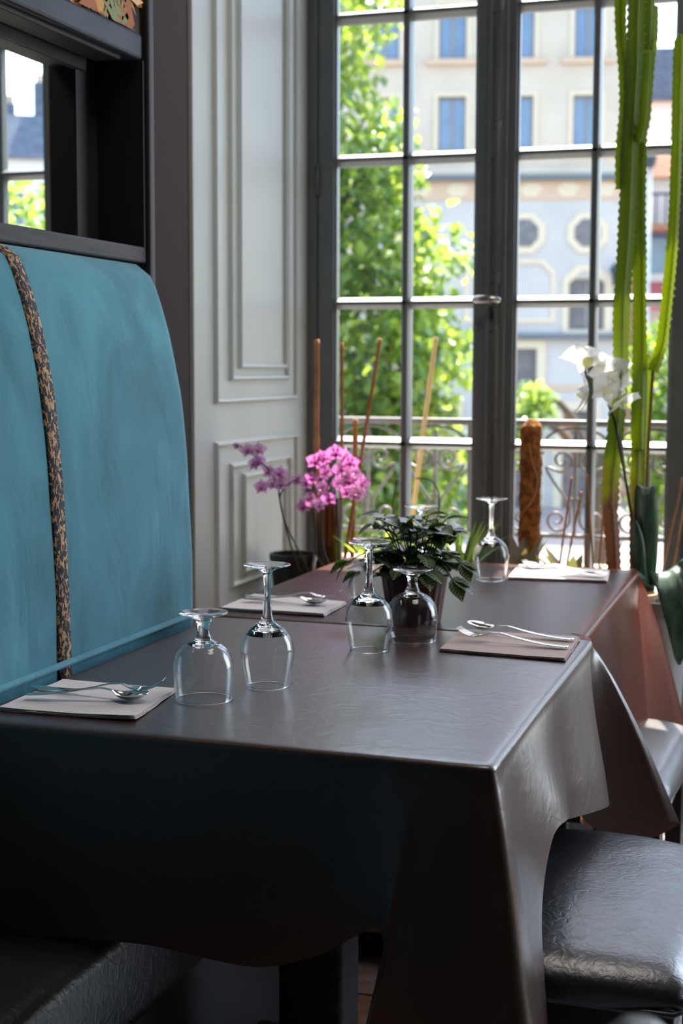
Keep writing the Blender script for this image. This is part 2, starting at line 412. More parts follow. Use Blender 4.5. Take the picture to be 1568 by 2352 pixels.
# ------------------------------------------------------------------ banquette
bq = thing('banquette', 'teal suede banquette with a leopard strip down its high backrest', 'bench', (-1.3, 1.0, 0))
PROF = [(.46, (-1.165,)), (.60, (-1.150,)), (.753, (-1.148,)), (.87, (-1.150,)), (.956, (-1.153,)), (1.05, (-1.158,)), (1.129, (-1.165,)), (1.19, (-1.172,)),
        (1.245, (-1.182,)), (1.30, (-1.194,)), (1.347, (-1.208,)), (1.39, (-1.223,)), (1.415, (-1.237,)), (1.432, (-1.262,))]
def bx_(z): return cr(PROF, z)[0]
YE = 2.628
def back_cushion():
    zs = [.46+(1.432-.46)*i/44 for i in range(45)]
    ys = [-.6+i*.08 for i in range(38)]; ys = [y for y in ys if y < YE-.10]+[YE-.09+.01*i for i in range(9)]
    V = []; F = []
    def ex(y, z):   # rounding at the free end
        d = YE-y; r = .030
        e = 0
        if d < r: e = r-math.sqrt(max(0, r*r-(r-d)**2))
        s = .0025*noise.noise(Vector((y*3, z*4, 1)))+.0012*noise.noise(Vector((y*9, z*12, 5)))
        return bx_(z)-e+s-.010*max(0, (y-1.9)/.7)*(1 if z < 9 else 0)
    ny = len(ys)
    for z in zs:
        for y in ys: V.append((ex(y, z), y, z))
    for i in range(len(zs)-1):
        for j in range(ny-1): F.append((i*ny+j, i*ny+j+1, (i+1)*ny+j+1, (i+1)*ny+j))
    n0 = len(V)   # end face
    for z in zs:
        V.append((-1.36, YE+.001, z))
    for i in range(len(zs)-1): F.append((i*ny+ny-1, n0+i, n0+i+1, (i+1)*ny+ny-1))
    n1 = len(V)
    for y in ys: V.append((-1.36, y, 1.436))
    top = (len(zs)-1)*ny
    for j in range(ny-1): F.append((top+j, top+j+1, n1+j+1, n1+j))
    return MB().add(V, F)
back_cushion().build('backrest', M_suede, bq, smooth=True, auto=60)
V = []; F = []
for i in range(46):
    z = .60+(1.430-.60)*i/45; x = bx_(z)+.0035-.010*max(0, (2.08-1.9)/.7)
    w = .0205
    for k, (dy, dx) in enumerate(((-w, -.004), (-w+.001, 0), (w-.001, 0), (w, -.004))): V.append((x+dx, 2.082+dy+.004*math.sin(z*5), z))
    if i: F += [(4*i-4+k, 4*i-3+k, 4*i+1+k, 4*i+k) for k in range(3)]
tag(MB().add(V, F).build('leopard_strip', M_leopard, bq, smooth=True), 'leopard print trim strip')
MB().tube([(-1.1445, -.6, .764), (-1.1445, 1.5, .764), (-1.149, 2.61, .764)], .006, 8).build('piping', M_suede, bq, smooth=True)
MB().box(-1.36, -.90, -.6, 2.60, .30, .46).build('seat', M_vinyl_black, bq, bevel=.03, seg=4, smooth=True)  # black instead of teal, puts the shade under the table into the colour
MB().box(-1.36, -.95, -.6, 2.58, 0, .30).build('base', M_black, bq)
MB().box(-1.425, -1.34, -.6, 2.60, .30, 1.434).build('back_panel', M_black, bq)

# ------------------------------------------------------------------ tables and tablecloths
def table(label, x0, x1, y0, y1):
    cx, cy_ = (x0+x1)/2, (y0+y1)/2
    t = thing('dining_table', label, 'table', (cx, cy_, 0))
    MB().box(x0, x1, y0, y1, .715, .744).build('tabletop', M_dark_wood, t, bevel=.004)
    MB().box(cx-.055, cx+.055, cy_-.055, cy_+.055, .05, .715).build('leg', M_dark_wood, t, bevel=.02, seg=4, smooth=True)
    MB().box(cx-.24, cx+.24, cy_-.24, cy_+.24, 0, .05).build('foot', M_black, t, bevel=.015, seg=3)
    return t
table('dining table under the near brown cloth, square wooden pedestal', -1.125, -.392, 1.765, 2.632)
table('dining table under the far brown cloth by the window', -1.16, -.428, 2.672, 3.588)

def cloth(keys, name, inner, label, nper=360, rows=26, seed=1, ztop=.7505, m=None):
    """keys: (s, (basex, basey, botx, boty, botz)) around the table (closed)"""
    V = []; F = []
    s1 = keys[-1][0]
    cols = []
    for i in range(nper):
        s = s1*i/nper
        cols.append(cr(keys, s))
    rr = .010
    prof = [(-.030, 0), (-.015, 0), (-.0075, -.0006), (-.003, -.0022), (-.0008, -.0045), (0, -.008), (0, -.012)]
    cxm = sum(c[0] for c in cols)/nper; cym = sum(c[1] for c in cols)/nper
    for o, dz in prof:
        for c in cols:
            d = Vector((c[0]-cxm, c[1]-cym, 0))
            # inset towards the middle, per axis
            sx = inner[0]; sy = inner[1]
            V.append((cxm+(c[0]-cxm)*(1+o/sx), cym+(c[1]-cym)*(1+o/sy), ztop+dz))
    for k in range(1, rows+1):
        t = k/rows
        for i, c in enumerate(cols):
            h = t**.85 if True else t
            x = lerp(c[0], c[2], h); y = lerp(c[1], c[3], h); z = lerp(ztop-.012, c[4], t)
            w = .004*math.sin(PI*min(1, t*1.3))*noise.noise(Vector((x*7+seed, y*7, z*3)))
            V.append((x+w, y+w*.3, z))
    nr = len(prof)+rows
    for r_ in range(nr-1):
        for i in range(nper):
            j = (i+1) % nper
            F.append((r_*nper+i, r_*nper+j, (r_+1)*nper+j, (r_+1)*nper+i))
    F.append(tuple(range(nper)))
    o = MB().add(V, F).build(name, m, smooth=True)
    tag(o, label, 'tablecloth')
    return o

# near cloth: base outline and hem, clockwise from the banquette corner
nk = [(-1.134, 1.752, -1.134, 1.742, .455), (-.98, 1.750, -.98, 1.735, .462), (-.84, 1.750, -.84, 1.732, .470), (-.70, 1.749, -.69, 1.728, .462),
      (-.60, 1.748, -.60, 1.722, .490), (-.545, 1.748, -.550, 1.715, .522), (-.505, 1.747, -.510, 1.705, .543), (-.475, 1.747, -.500, 1.690, .500),
      (-.445, 1.746, -.520, 1.675, .400), (-.415, 1.746, -.470, 1.655, .280), (-.390, 1.747, -.370, 1.650, .215), (-.378, 1.755, -.292, 1.665, .200),
      (-.376, 1.775, -.288, 1.73, .280), (-.377, 1.80, -.312, 1.80, .390), (-.378, 1.85, -.338, 1.88, .520), (-.379, 1.92, -.338, 1.95, .600), (-.381, 2.02, -.330, 2.03, .606),
      (-.383, 2.14, -.345, 2.13, .575), (-.384, 2.26, -.356, 2.22, .548), (-.385, 2.38, -.338, 2.33, .528), (-.386, 2.48, -.328, 2.42, .512), (-.387, 2.55, -.338, 2.49, .498),
      (-.388, 2.590, -.372, 2.545, .480), (-.3885, 2.610, -.402, 2.572, .462), (-.389, 2.620, -.385, 2.592, .425), (-.390, 2.630, -.325, 2.640, .380), (-.391, 2.637, -.262, 2.688, .392), (-.393, 2.643, -.236, 2.704, .412),
      (-.402, 2.646, -.300, 2.690, .430), (-.43, 2.649, -.40, 2.652, .450), (-.50, 2.650, -.50, 2.650, .46), (-.80, 2.650, -.80, 2.649, .46), (-1.10, 2.650, -1.10, 2.649, .46),
      (-1.132, 2.640, -1.132, 2.640, .46), (-1.134, 2.55, -1.132, 2.55, .46), (-1.134, 2.2, -1.130, 2.2, .46), (-1.134, 1.85, -1.132, 1.85, .455), (-1.134, 1.752, -1.134, 1.742, .455)]
def keyed(lst):
    out = []; s = 0; p = None
    for k in lst:
        if p is not None:
            s += math.hypot(k[0]-p[0], k[1]-p[1])+.35*math.hypot(k[2]-p[2], k[3]-p[3])
        out.append((s, k)); p = k
    return out
cloth(keyed(nk), 'tablecloth', (.37, .45), 'dark brown vinyl cloth on the near table, corner fold flaring over the stool', nper=460, m=M_vinyl)
fk = [(-1.170, 2.654, -1.170, 2.654, .45), (-.80, 2.653, -.80, 2.655, .45), (-.43, 2.653, -.43, 2.655, .45), (-.408, 2.666, -.41, 2.665, .40),
      (-.408, 2.70, -.385, 2.70, .39), (-.408, 2.74, -.375, 2.765, .40), (-.409, 2.79, -.375, 2.82, .45), (-.411, 2.90, -.365, 2.90, .44), (-.414, 3.10, -.372, 3.02, .42), (-.417, 3.30, -.352, 3.12, .39), (-.420, 3.46, -.345, 3.24, .37),
      (-.421, 3.52, -.372, 3.335, .36), (-.4215, 3.545, -.392, 3.365, .35), (-.422, 3.565, -.355, 3.46, .33), (-.423, 3.585, -.300, 3.58, .27), (-.426, 3.600, -.262, 3.635, .20), (-.440, 3.605, -.32, 3.66, .25),
      (-.48, 3.606, -.44, 3.64, .38), (-.60, 3.606, -.60, 3.62, .46), (-.80, 3.606, -.80, 3.622, .45), (-1.0, 3.606, -1.0, 3.62, .46), (-1.15, 3.606, -1.15, 3.62, .40), (-1.172, 3.60, -1.19, 3.62, .35),
      (-1.172, 3.50, -1.19, 3.50, .42), (-1.172, 3.1, -1.182, 3.1, .45), (-1.171, 2.8, -1.176, 2.8, .45), (-1.170, 2.654, -1.170, 2.654, .45)]
cloth(keyed(fk), 'tablecloth', (.37, .47), 'brown vinyl cloth on the far table, glowing orange on its window side', seed=7, m=M_vinyl2)

# ------------------------------------------------------------------ glasses
ZT = .7508
def tall_profile():
    out = [(.0325, 0), (.0345, .010), (.0380, .028), (.0408, .045), (.0413, .056), (.0392, .070), (.0335, .082), (.0245, .0905), (.0150, .0965), (.0098, .1020),
           (.0078, .110), (.0062, .122), (.0051, .140), (.0049, .156), (.0055, .168), (.0078, .1765), (.0150, .1815), (.0290, .1845), (.0355, .1860), (.0362, .1870), (.0355, .1880), (.028, .1878), (.012, .1874), (0, .1873)]
    inn = [(.0316, 0), (.0335, .010), (.0370, .028), (.0398, .045), (.0403, .056), (.0381, .069), (.0322, .0805), (.0230, .0885), (.0130, .0935), (.006, .0955), (0, .0960)]
    return inn, (.0320, -.0004), out, 7, 6
def goblet_profile():
    out = [(.0418, 0), (.0432, .012), (.0448, .030), (.0451, .044), (.0440, .056), (.0405, .067), (.0335, .0765), (.0245, .083), (.0150, .0865), (.0128, .0890), (.0120, .0925), (.0100, .0965),
           (.0088, .102), (.0088, .108), (.0100, .114), (.0140, .1190), (.0260, .1245), (.0340, .1265), (.0362, .1278), (.0362, .1292), (.034, .1300), (.025, .1290), (.010, .1272), (0, .1268)]
    inn = [(.0408, 0), (.0422, .012), (.0437, .030), (.0440, .044), (.0428, .055), (.0390, .0655), (.0318, .0745), (.0225, .0800), (.010, .0830), (0, .0836)]
    return inn, (.0413, -.0004), out, 7, 7
def glass_parts(pf):
    inn, rim, out, ko, ki = pf
    bowl = MB().lathe(inn[:ki+1][::-1]+[rim]+out[:ko+1], 64)
    fs = next(i for i in range(len(out)) if out[i][1] > .15*1 and out[i][0] > .012 or (out[-1][1] < .14 and out[i][1] > .116 and out[i][0] > .012))
    stem = MB().lathe(inn[ki:][::-1]+out[ko:fs+1]+[(0, out[fs][1]-.0003)], 48)
    foot = MB().lathe([(0, out[fs][1]+.0001)]+out[fs:], 64)
    rr = rim[0]; rm = MB().lathe([(rr+.0010*math.cos(a), .0008+.0010*math.sin(a)) for a in [2*PI*i/8 for i in range(8)]], 72, close=True)
    return bowl, stem, foot, rm
PN = ('bowl', 'stem', 'foot', 'rim')
def glass(kind, x, y, label, group):
    o = thing('wine_glass' if kind == 'tall' else 'water_goblet', label, 'glass', (x, y, ZT+.0006), 0, group)
    if kind not in proto:
        ps = glass_parts(tall_profile() if kind == 'tall' else goblet_profile())
        proto[kind] = [p.build(n, mm, o, world=False, smooth=True).data for p, n, mm in zip(ps, PN, (M_thin, M_glass, M_glass, M_glass))]
    else:
        for me, n in zip(proto[kind], PN): share(n, me, o)
proto = {}
G_ = 'upturned glasses on the tables'
glass('goblet', -.860, 1.971, 'short upturned goblet at the near left setting, beside the napkin', G_)
glass('tall', -.804, 2.085, 'tall upturned wine glass, nearest one, in front of the banquette end', G_)
glass('tall', -.742, 2.411, 'tall upturned wine glass in front of the potted plant on the near table', G_)
glass('goblet', -.696, 2.525, 'short upturned goblet right before the brown plant pot', G_)
glass('goblet', -.905, 2.945, 'short upturned goblet on the far table, left behind the plant pot', G_)
glass('tall', -.831, 3.081, 'tall upturned wine glass behind the leafy plant, foot showing above it', G_)
glass('tall', -.728, 3.315, 'tall upturned wine glass alone on the far table before the centre stile', G_)

# ------------------------------------------------------------------ napkins
def napkin(label, quad, m, layers=3, seed=0, z0=ZT, curl=.004):
    a, b, c, d = [Vector((p[0], p[1], 0)) for p in quad]
    o = thing('paper_napkin', label, 'napkin', ((a+c)/2)[:2]+(z0,) if False else ((a.x+c.x)/2, (a.y+c.y)/2, z0), 0, 'folded paper napkins under the cutlery')
    n = 22
    for L in range(layers):
        V = []; F = []
        off = .0006+L*.0021
        ins = L*.0018
        for side in (0, 1):
            for i in range(n+1):
                for j in range(n+1):
                    u, v = i/n, j/n
                    uu = lerp(ins, 1-ins*2, u); vv = lerp(0 if L % 2 else .004, 1-ins, v)
                    p = a.lerp(b, uu).lerp(d.lerp(c, uu), vv)
                    w = .0010*noise.noise(Vector((u*3+seed, v*3, L*.2+seed)))
                    e = curl*max(0, u-.72)**1.5*math.sin(v*6+seed)*2 + (curl*1.2*(max(0, .16-v)*6)**2*max(0, u-.5))
                    p.x += .0020*noise.noise(Vector((seed, v*5, L))); p.y += .0020*noise.noise(Vector((u*5, seed, L+3)))
                    V.append((p.x, p.y, z0+off+(side*.0009)+max(-.0002, w+abs(e))))
        k = (n+1)**2
        for i in range(n):
            for j in range(n):
                q = (i*(n+1)+j, i*(n+1)+j+1, (i+1)*(n+1)+j+1, (i+1)*(n+1)+j)
                F.append(q[::-1]); F.append(tuple(x+k for x in q))
        ring = [i*(n+1) for i in range(n+1)]+[n*(n+1)+j for j in range(1, n+1)]+[i*(n+1)+n for i in range(n-1, -1, -1)]+[j for j in range(n-1, 0, -1)]
        for i in range(len(ring)):
            x, y = ring[i], ring[(i+1) % len(ring)]
            F.append((x, y, y+k, x+k))
        MB().add(V, F).build('fold', m, o, smooth=True, auto=50)
    return o
napkin('pale folded napkin at the near left corner, against the banquette', [(-1.106, 1.806), (-.893, 1.811), (-.919, 2.002), (-1.112, 2.006)], M_napkin, seed=1)
napkin('taupe folded napkin at the near table right side, by the cloth fold', [(-.624, 2.438), (-.403, 2.420), (-.411, 2.622), (-.633, 2.634)], M_napkin2, seed=3, curl=.001)
napkin('pale folded napkin on the far table beside the white panelling', [(-1.149, 2.717), (-.925, 2.708), (-.930, 2.863), (-1.152, 2.905)], M_napkin, seed=5)
napkin('sunlit white napkin on the far table at the window edge', [(-.692, 3.331), (-.466, 3.353), (-.486, 3.534), (-.712, 3.560)], M_napkin, seed=9, curl=.002)

# ------------------------------------------------------------------ cutlery (local: handle end at x=0, tip towards +x)
def plate(st, ny=8, th=.0011):
    """st: (x, zc, halfwidth, dish) stations"""
    V = []; F = []
    n = ny+1
    for side in (1, -1):
        for x, z, w, d in st:
            for j in range(n):
                v = -1+2*j/ny
                edge = math.sqrt(max(0, 1-v*v))
                V.append((x, v*w, z+d*v*v+side*th*(.35+.65*edge)))
    k = len(st)*n
    for i in range(len(st)-1):
        for j in range(ny):
            q = (i*n+j, (i+1)*n+j, (i+1)*n+j+1, i*n+j+1)
            F.append(q); F.append(tuple(x+k for x in q[::-1]))
    ring = [i*n for i in range(len(st))]+[(len(st)-1)*n+j for j in range(1, n)]+[i*n+n-1 for i in range(len(st)-2, -1, -1)]+[j for j in range(n-2, 0, -1)]
    for i in range(len(ring)):
        a, b = ring[i], ring[(i+1) % len(ring)]; F.append((a, a+k, b+k, b))
    return MB().add(V, F)
HZ = [(0, (.0035, .0055, .0)), (.006, (.0032, .0085, .0)), (.03, (.0030, .0092, .0)), (.07, (.0050, .0068, .0)), (.10, (.0085, .0042, .0)), (.125, (.0125, .0030, .0)), (.142, (.0110, .0036, .0005))]
def spoon_data():
    st = [(x, *cr(HZ, x)) for x in [i*.142/26 for i in range(27)]]
    K = [(.142, (.0110, .0036, .0005)), (.150, (.0065, .0075, .003)), (.158, (.0028, .0140, .006)), (.170, (.0012, .0195, .0085)), (.180, (.0018, .0205, .0085)), (.190, (.0045, .0180, .0070)), (.198, (.0085, .0120, .004)), (.2035, (.0120, .0030, .001))]
    st += [(x, *cr(K, x)) for x in [.145+.0585*i/22 for i in range(23)]]
    return plate(st)
def fork_data():
    st = [(x, *cr(HZ, x)) for x in [i*.142/26 for i in range(27)]]
    K = [(.142, (.0110, .0036, .0003)), (.150, (.0070, .0075, .0008)), (.158, (.0040, .0112, .0012)), (.168, (.0025, .0125, .0012))]
    st += [(x, *cr(K, x)) for x in [.145+.023*i/8 for i in range(9)]]
    tines = []
    for v in (-.0107, -.0036, .0036, .0107):
        s2 = []
        for i in range(14):
            t = i/13; x = .1665+.038*t
            z = .0026-.0008*math.sin(t*PI)+.0125*t*t
            w = lerp(.0022, .0011, t**1.5) if t < .97 else .0006
            s2.append((x, z, w, 0))
        pm = plate(s2, ny=4, th=.0009)
        pm.v = [(p[0], p[1]+v*(1-.06*(p[0]-.1665)/.038), p[2]) for p in pm.v]
        tines.append(pm)
    return plate(st), tines
sp_mesh = None; fk_mesh = None; tine_meshes = []
def place_cut(kind, p0, p1, z, label, pitchup=0, rollx=0):
    global sp_mesh, fk_mesh, tine_meshes
    dx, dy = p1[0]-p0[0], p1[1]-p0[1]; rz = math.atan2(dy, dx)
    o = thing(kind, label, kind, (p0[0], p0[1], z), rz, 'forks and spoons on the napkins')
    o.rotation_euler = (rollx, -pitchup, rz)
    if kind == 'spoon':
        if sp_mesh is None: sp_mesh = spoon_data().build('bowl_and_handle', M_cutlery, o, world=False, smooth=True).data
        else: share('bowl_and_handle', sp_mesh, o)
    else:
        if fk_mesh is None:
            a, ts = fork_data(); fk_mesh = a.build('handle', M_cutlery, o, world=False, smooth=True).data
            tine_meshes = [t.build('tine', M_cutlery, o, world=False, smooth=True).data for t in ts]
        else:
            share('handle', fk_mesh, o)
            for t in tine_meshes: share('tine', t, o)
    return o
NZ = ZT+.0075
place_cut('spoon', (-1.118, 1.925), (-.930, 1.900), NZ, 'spoon lying under the fork at the near left setting')
place_cut('fork', (-1.092, 1.862), (-.888, 1.912), NZ+.003, 'fork lying over the spoon at the near left setting, tines raised', pitchup=R(4))
place_cut('fork', (-.412, 2.500), (-.631, 2.532), NZ, 'fork on the taupe napkin, tines towards the plant pot', pitchup=R(2))
place_cut('spoon', (-.415, 2.575), (-.634, 2.612), NZ, 'spoon on the taupe napkin, behind the fork', pitchup=R(1.5))
place_cut('spoon', (-1.147, 2.845), (-.96, 2.800), NZ, 'spoon on the pale napkin beside the white panelling')
place_cut('fork', (-1.128, 2.795), (-.924, 2.815), NZ+.003, 'fork crossing the spoon on the napkin beside the white panelling', pitchup=R(3))
place_cut('fork', (-.480, 3.385), (-.70, 3.445), NZ, 'fork on the sunlit napkin at the window edge', pitchup=R(3))
place_cut('spoon', (-.490, 3.465), (-.70, 3.500), NZ, 'spoon on the sunlit napkin at the window edge, behind the fork')

# ------------------------------------------------------------------ stools and chair
def stool(label, x0, x1, y0, y1, top, m, wood, wood2=None):
    wood2 = wood2 or wood
    cx, cy_ = (x0+x1)/2, (y0+y1)/2
    o = thing('leather_stool', label, 'stool', (cx, cy_, 0))
    V = []; F = []; n = 26
    def P(u, v, s):   # superellipse cushion
        a, b = (x1-x0)/2, (y1-y0)/2
        x, y = u*a, v*b
        ed = max(abs(u), abs(v)); r = .18
        k = 1.0
        if s: z = top-.014*(u*u+v*v)-.020*max(0, (ed-.82)/.18)**2.2
        else: z = top-.075+.004*(u*u+v*v)
        cr_ = 1-.045*(u*u*v*v)*1.6
        return (cx+x*cr_, cy_+y*cr_, z+(.0018*noise.noise(Vector((x*14, y*14, 3))) if s else 0))
    for s in (1, 0):
        for i in range(n+1):
            for j in range(n+1): V.append(P(-1+2*i/n, -1+2*j/n, s))
    k = (n+1)**2
    for i in range(n):
        for j in range(n):
            q = (i*(n+1)+j, i*(n+1)+j+1, (i+1)*(n+1)+j+1, (i+1)*(n+1)+j); F.append(q); F.append(tuple(x+k for x in q[::-1]))
    ring = [i*(n+1) for i in range(n+1)]+[n*(n+1)+j for j in range(1, n+1)]+[i*(n+1)+n for i in range(n-1, -1, -1)]+[j for j in range(n-1, 0, -1)]
    for i in range(len(ring)):
        a, b = ring[i], ring[(i+1) % len(ring)]; F.append((a, b, b+k, a+k))
    MB().add(V, F).build('seat', m, o, smooth=True, bevel=.012, seg=3)
    pts = [(x0+.012, y0+.012), (x1-.012, y0+.012), (x1-.012, y1-.012), (x0+.012, y1-.012)]
    loop = []
    for i in range(4):
        p, q = pts[i], pts[(i+1) % 4]
        for t in range(9): 
            tt = .05+.9*t/8; loop.append((lerp(p[0], q[0], tt), lerp(p[1], q[1], tt), top-.068))
    MB().tube(loop, .0045, 6, closed=True).build('piping', m, o, smooth=True)
    MB().box(x0+.03, x1-.03, y0+.03, y1-.03, top-.12, top-.073).build('seat_frame', wood, o, bevel=.004)
    for sx in (x0+.045, x1-.045):
        for sy in (y0+.045, y1-.045): MB().box(sx-.018, sx+.018, sy-.018, sy+.018, 0, top-.118).build('leg', wood2 if (sx > cx and sy < cy_) else wood, o, bevel=.003)
    return o
M_sunlit_wood = mat('sunlit_red_wood', S('#7a3418'), .4, var=S('#5c2410'), vscale=6, stretch=(6, 6, 1))  # for one far leg; its sunlit orange is put into the wood colour
M_brown_wood = mat('brown_wood', S('#33201a'), .4, var=S('#241512'), vscale=6, stretch=(6, 6, 1))
stool('black leather stool beside the near table, under the cloth corner', -.54, -.135, 1.862, 2.475, .477, M_vinyl_black, M_brown_wood)
stool('grey sheen leather stool beside the far table, touched by sun spots', -.60, -.255, 2.795, 3.345, .470, mat('sheen_grey_leather', (.13, .125, .125), .33, bump=.15, bscale=60, bdist=.004), M_brown_wood, M_sunlit_wood)  # lit sheen of the black leather put into a greyer seat colour

ch = thing('side_chair', 'dark chair in the bottom right corner, only its rounded back top in view', 'chair', (-.02, .62, 0))
def post(x, y):
    MB().tube(spline([(x, y, 0), (x, y, .4), (x, y, .70), (x, y, .868)], 14), .017, 12).build('back_post', M_vinyl_black, ch, smooth=True)
    MB().lathe([(0, .030), (.010, .028), (.019, .020), (.0235, .006), (.024, -.006), (.019, -.018), (.015, -.022), (0, -.022)], 24, (x, y, .872)).build('finial', M_vinyl_black, ch, smooth=True)
post(-.083, .752); post(-.083+.30, .60+.02)
MB().box(-.07, .20, .61, .74, .80, .815).build('back_rail', M_brown_wood, ch, bevel=.003) if False else None
MB().tube([(-.083, .752, .78), (.217, .62, .78)], .014, 10).build('back_rail', M_brown_wood, ch, smooth=True)
MB().tube([(-.083, .752, .60), (.217, .62, .60)], .014, 10).build('back_rail', M_brown_wood, ch, smooth=True)
MB().prism([(-.083, .752), (.217, .62), (.06, .26), (-.24, .39)], 'z', .42, .46).build('seat', M_vinyl_black, ch, bevel=.015, seg=3, smooth=True)
for x, y in ((-.215, .40), (.055, .285)): MB().tube([(x, y, 0), (x, y, .42)], .016, 10).build('leg', M_brown_wood, ch, smooth=True)

# ------------------------------------------------------------------ leaves
def leafmesh(mb_, base, d, up_, L, W, bend=.3, n=6, fold=.25, tipw=0.):
    base, d, up_ = Vector(base), Vector(d).normalized(), Vector(up_)
    side = d.cross(up_)
    if side.length < 1e-4: side = d.cross(Vector((1, 0, 0)))
    side.normalize(); nrm = side.cross(d)
    V = []; F = []
    for i in range(n+1):
        t = i/n; w = W*math.sin(PI*(t**.75))*.5+tipw*(1-t)
        if i == 0: w = W*.06
        if i == n: w = .0005
        c = base+d*L*t*(1-bend*.25*t)-nrm*(-bend*L*t*t*.0)+Vector((0, 0, -1))*bend*L*t*t*.6
        V += [c-side*w+nrm*w*fold, c, c+side*w+nrm*w*fold]
    for i in range(n):
        a = 3*i; F += [(a, a+1, a+4, a+3), (a+1, a+2, a+5, a+4)]
    return mb_.add(V, F)

def veined(name, c1, c2, scale=60):
    m = bpy.data.materials.new(name); m.use_nodes = True; nt = m.node_tree; b = nt.nodes['Principled BSDF']
    b.inputs['Roughness'].default_value = .35
    tc = nt.nodes.new('ShaderNodeTexCoord'); sep = nt.nodes.new('ShaderNodeSeparateXYZ'); nt.links.new(tc.outputs['Object'], sep.inputs[0])
    ab = nt.nodes.new('ShaderNodeMath'); ab.operation = 'ABSOLUTE'; nt.links.new(sep.outputs['Y'], ab.inputs[0])
    mu = nt.nodes.new('ShaderNodeMath'); mu.operation = 'MULTIPLY_ADD'; mu.inputs[1].default_value = -.8
    nt.links.new(ab.outputs[0], mu.inputs[0]); nt.links.new(sep.outputs['X'], mu.inputs[2])
    m2 = nt.nodes.new('ShaderNodeMath'); m2.operation = 'MULTIPLY'; m2.inputs[1].default_value = 900; nt.links.new(mu.outputs[0], m2.inputs[0])
    si = nt.nodes.new('ShaderNodeMath'); si.operation = 'SINE'; nt.links.new(m2.outputs[0], si.inputs[0])
    cut = nt.nodes.new('ShaderNodeMath'); cut.operation = 'GREATER_THAN'; cut.inputs[1].default_value = .86; nt.links.new(si.outputs[0], cut.inputs[0])
    mid = nt.nodes.new('ShaderNodeMath'); mid.operation = 'LESS_THAN'; mid.inputs[1].default_value = .0006; nt.links.new(ab.outputs[0], mid.inputs[0])
    mxx = nt.nodes.new('ShaderNodeMath'); mxx.operation = 'MAXIMUM'; nt.links.new(cut.outputs[0], mxx.inputs[0]); nt.links.new(mid.outputs[0], mxx.inputs[1])
    mix = nt.nodes.new('ShaderNodeMixRGB'); mix.inputs[1].default_value = (*c1, 1); mix.inputs[2].default_value = (*c2, 1)
    nt.links.new(mxx.outputs[0], mix.inputs[0]); nt.links.new(mix.outputs[0], b.inputs['Base Color'])
    t = nt.nodes.new('ShaderNodeBsdfTranslucent'); t.inputs[0].default_value = (.12, .25, .03, 1)
    ms = nt.nodes.new('ShaderNodeMixShader'); ms.inputs[0].default_value = .22
    nt.links.new(b.outputs[0], ms.inputs[1]); nt.links.new(t.outputs[0], ms.inputs[2]); nt.links.new(ms.outputs[0], nt.nodes['Material Output'].inputs[0])
    return m
M_fit = veined('veined_leaf', S('#2a3a20'), S('#a3b088'))
M_stem = mat('plant_stem', S('#3d3a22'), .6)
M_leaf = mat('green_leaf', S('#3c5a2c'), .45, trans=S('#8fb03a'), tfac=.4, var=S('#56753a'), vscale=9)
M_leaf_bright = mat('bright_leaf', S('#8da83a'), .45, trans=S('#d2e25a'), tfac=.5)
M_leaf_dark = mat('dark_leaf', S('#2b4a33'), .35, trans=S('#4c7a2c'), tfac=.2, var=S('#567060'), vscale=14, stretch=(3, 3, 1))
M_soil = mat('soil', S('#2a1d14'), .95, bump=.5)
M_cane = mat('bamboo_cane', S('#a0643a'), .55, var=S('#c08a55'), vscale=20, trans=S('#c07a40'), tfac=.12)
M_pot_brown = mat('brown_pot', S('#5a3426'), .5, var=S('#47271d'), vscale=10)
M_pot_dark = mat('dark_pot', S('#2a2729'), .4)
M_pot_pale = mat('pale_pot', S('#b9bdbb'), .3, var=S('#a7a9a6'), vscale=4)
M_pot_clay = mat('clay_pot', S('#c09a76'), .8)
M_clear = glass_mat('clear_plastic', (.95, .96, .97), .08, 1.3)

def leaf_obj_mesh(name, L, W, m, bend=.35, n=7, fold=.3, th=0):
    mb_ = MB(); leafmesh(mb_, (0, 0, 0), (1, 0, 0), (0, 0, 1), L, W, bend, n, fold)
    o = mb_.build(name, m, None, smooth=True); me = o.data; bpy.data.objects.remove(o); return me
def put_leaf(me, parent, name, wpos, direction, rollv=0., sc=1.):
    d = Vector(direction).normalized()
    q = d.to_track_quat('X', 'Z'); M = Matrix.Translation(Vector(wpos)-wloc(parent)) @ q.to_matrix().to_4x4() @ Matrix.Rotation(rollv, 4, 'X') @ Matrix.Scale(sc, 4)
    o = bpy.data.objects.new(name, me); COL.objects.link(o); o.parent = parent; o.matrix_local = M; return o

def pot(name_label, x, y, z, rb, rt_, h, m, cat='pot', name='plant_pot', rim=.004, ribs=0, soil=True, parent=None, n=40):
    o = parent
    prof = [(0, 0), (rb, 0), (lerp(rb, rt_, .5), h*.5), (rt_, h*.88), (rt_+rim, h*.89), (rt_+rim, h), (rt_-.002, h), (rt_-.004, h*.86), (0, h*.86)]
    mb_ = MB().lathe(prof, n, (x, y, z))
    if ribs:
        nv = []
        for v in mb_.v:
            r = math.hypot(v[0]-x, v[1]-y); a = math.atan2(v[1]-y, v[0]-x)
            k = 1+.02*math.cos(a*ribs) if (v[2]-z) < h*.87 and r > .01 else 1
            nv.append((x+(v[0]-x)*k, y+(v[1]-y)*k, v[2]))
        mb_.v = nv
    mb_.build('pot', m, o, smooth=True, auto=45)
    if soil: MB().lathe([(0, 0), (rt_-.005, 0), (rt_-.006, -.01), (0, -.01)], 24, (x, y, z+h*.90)).build('soil', M_soil, o, smooth=True)

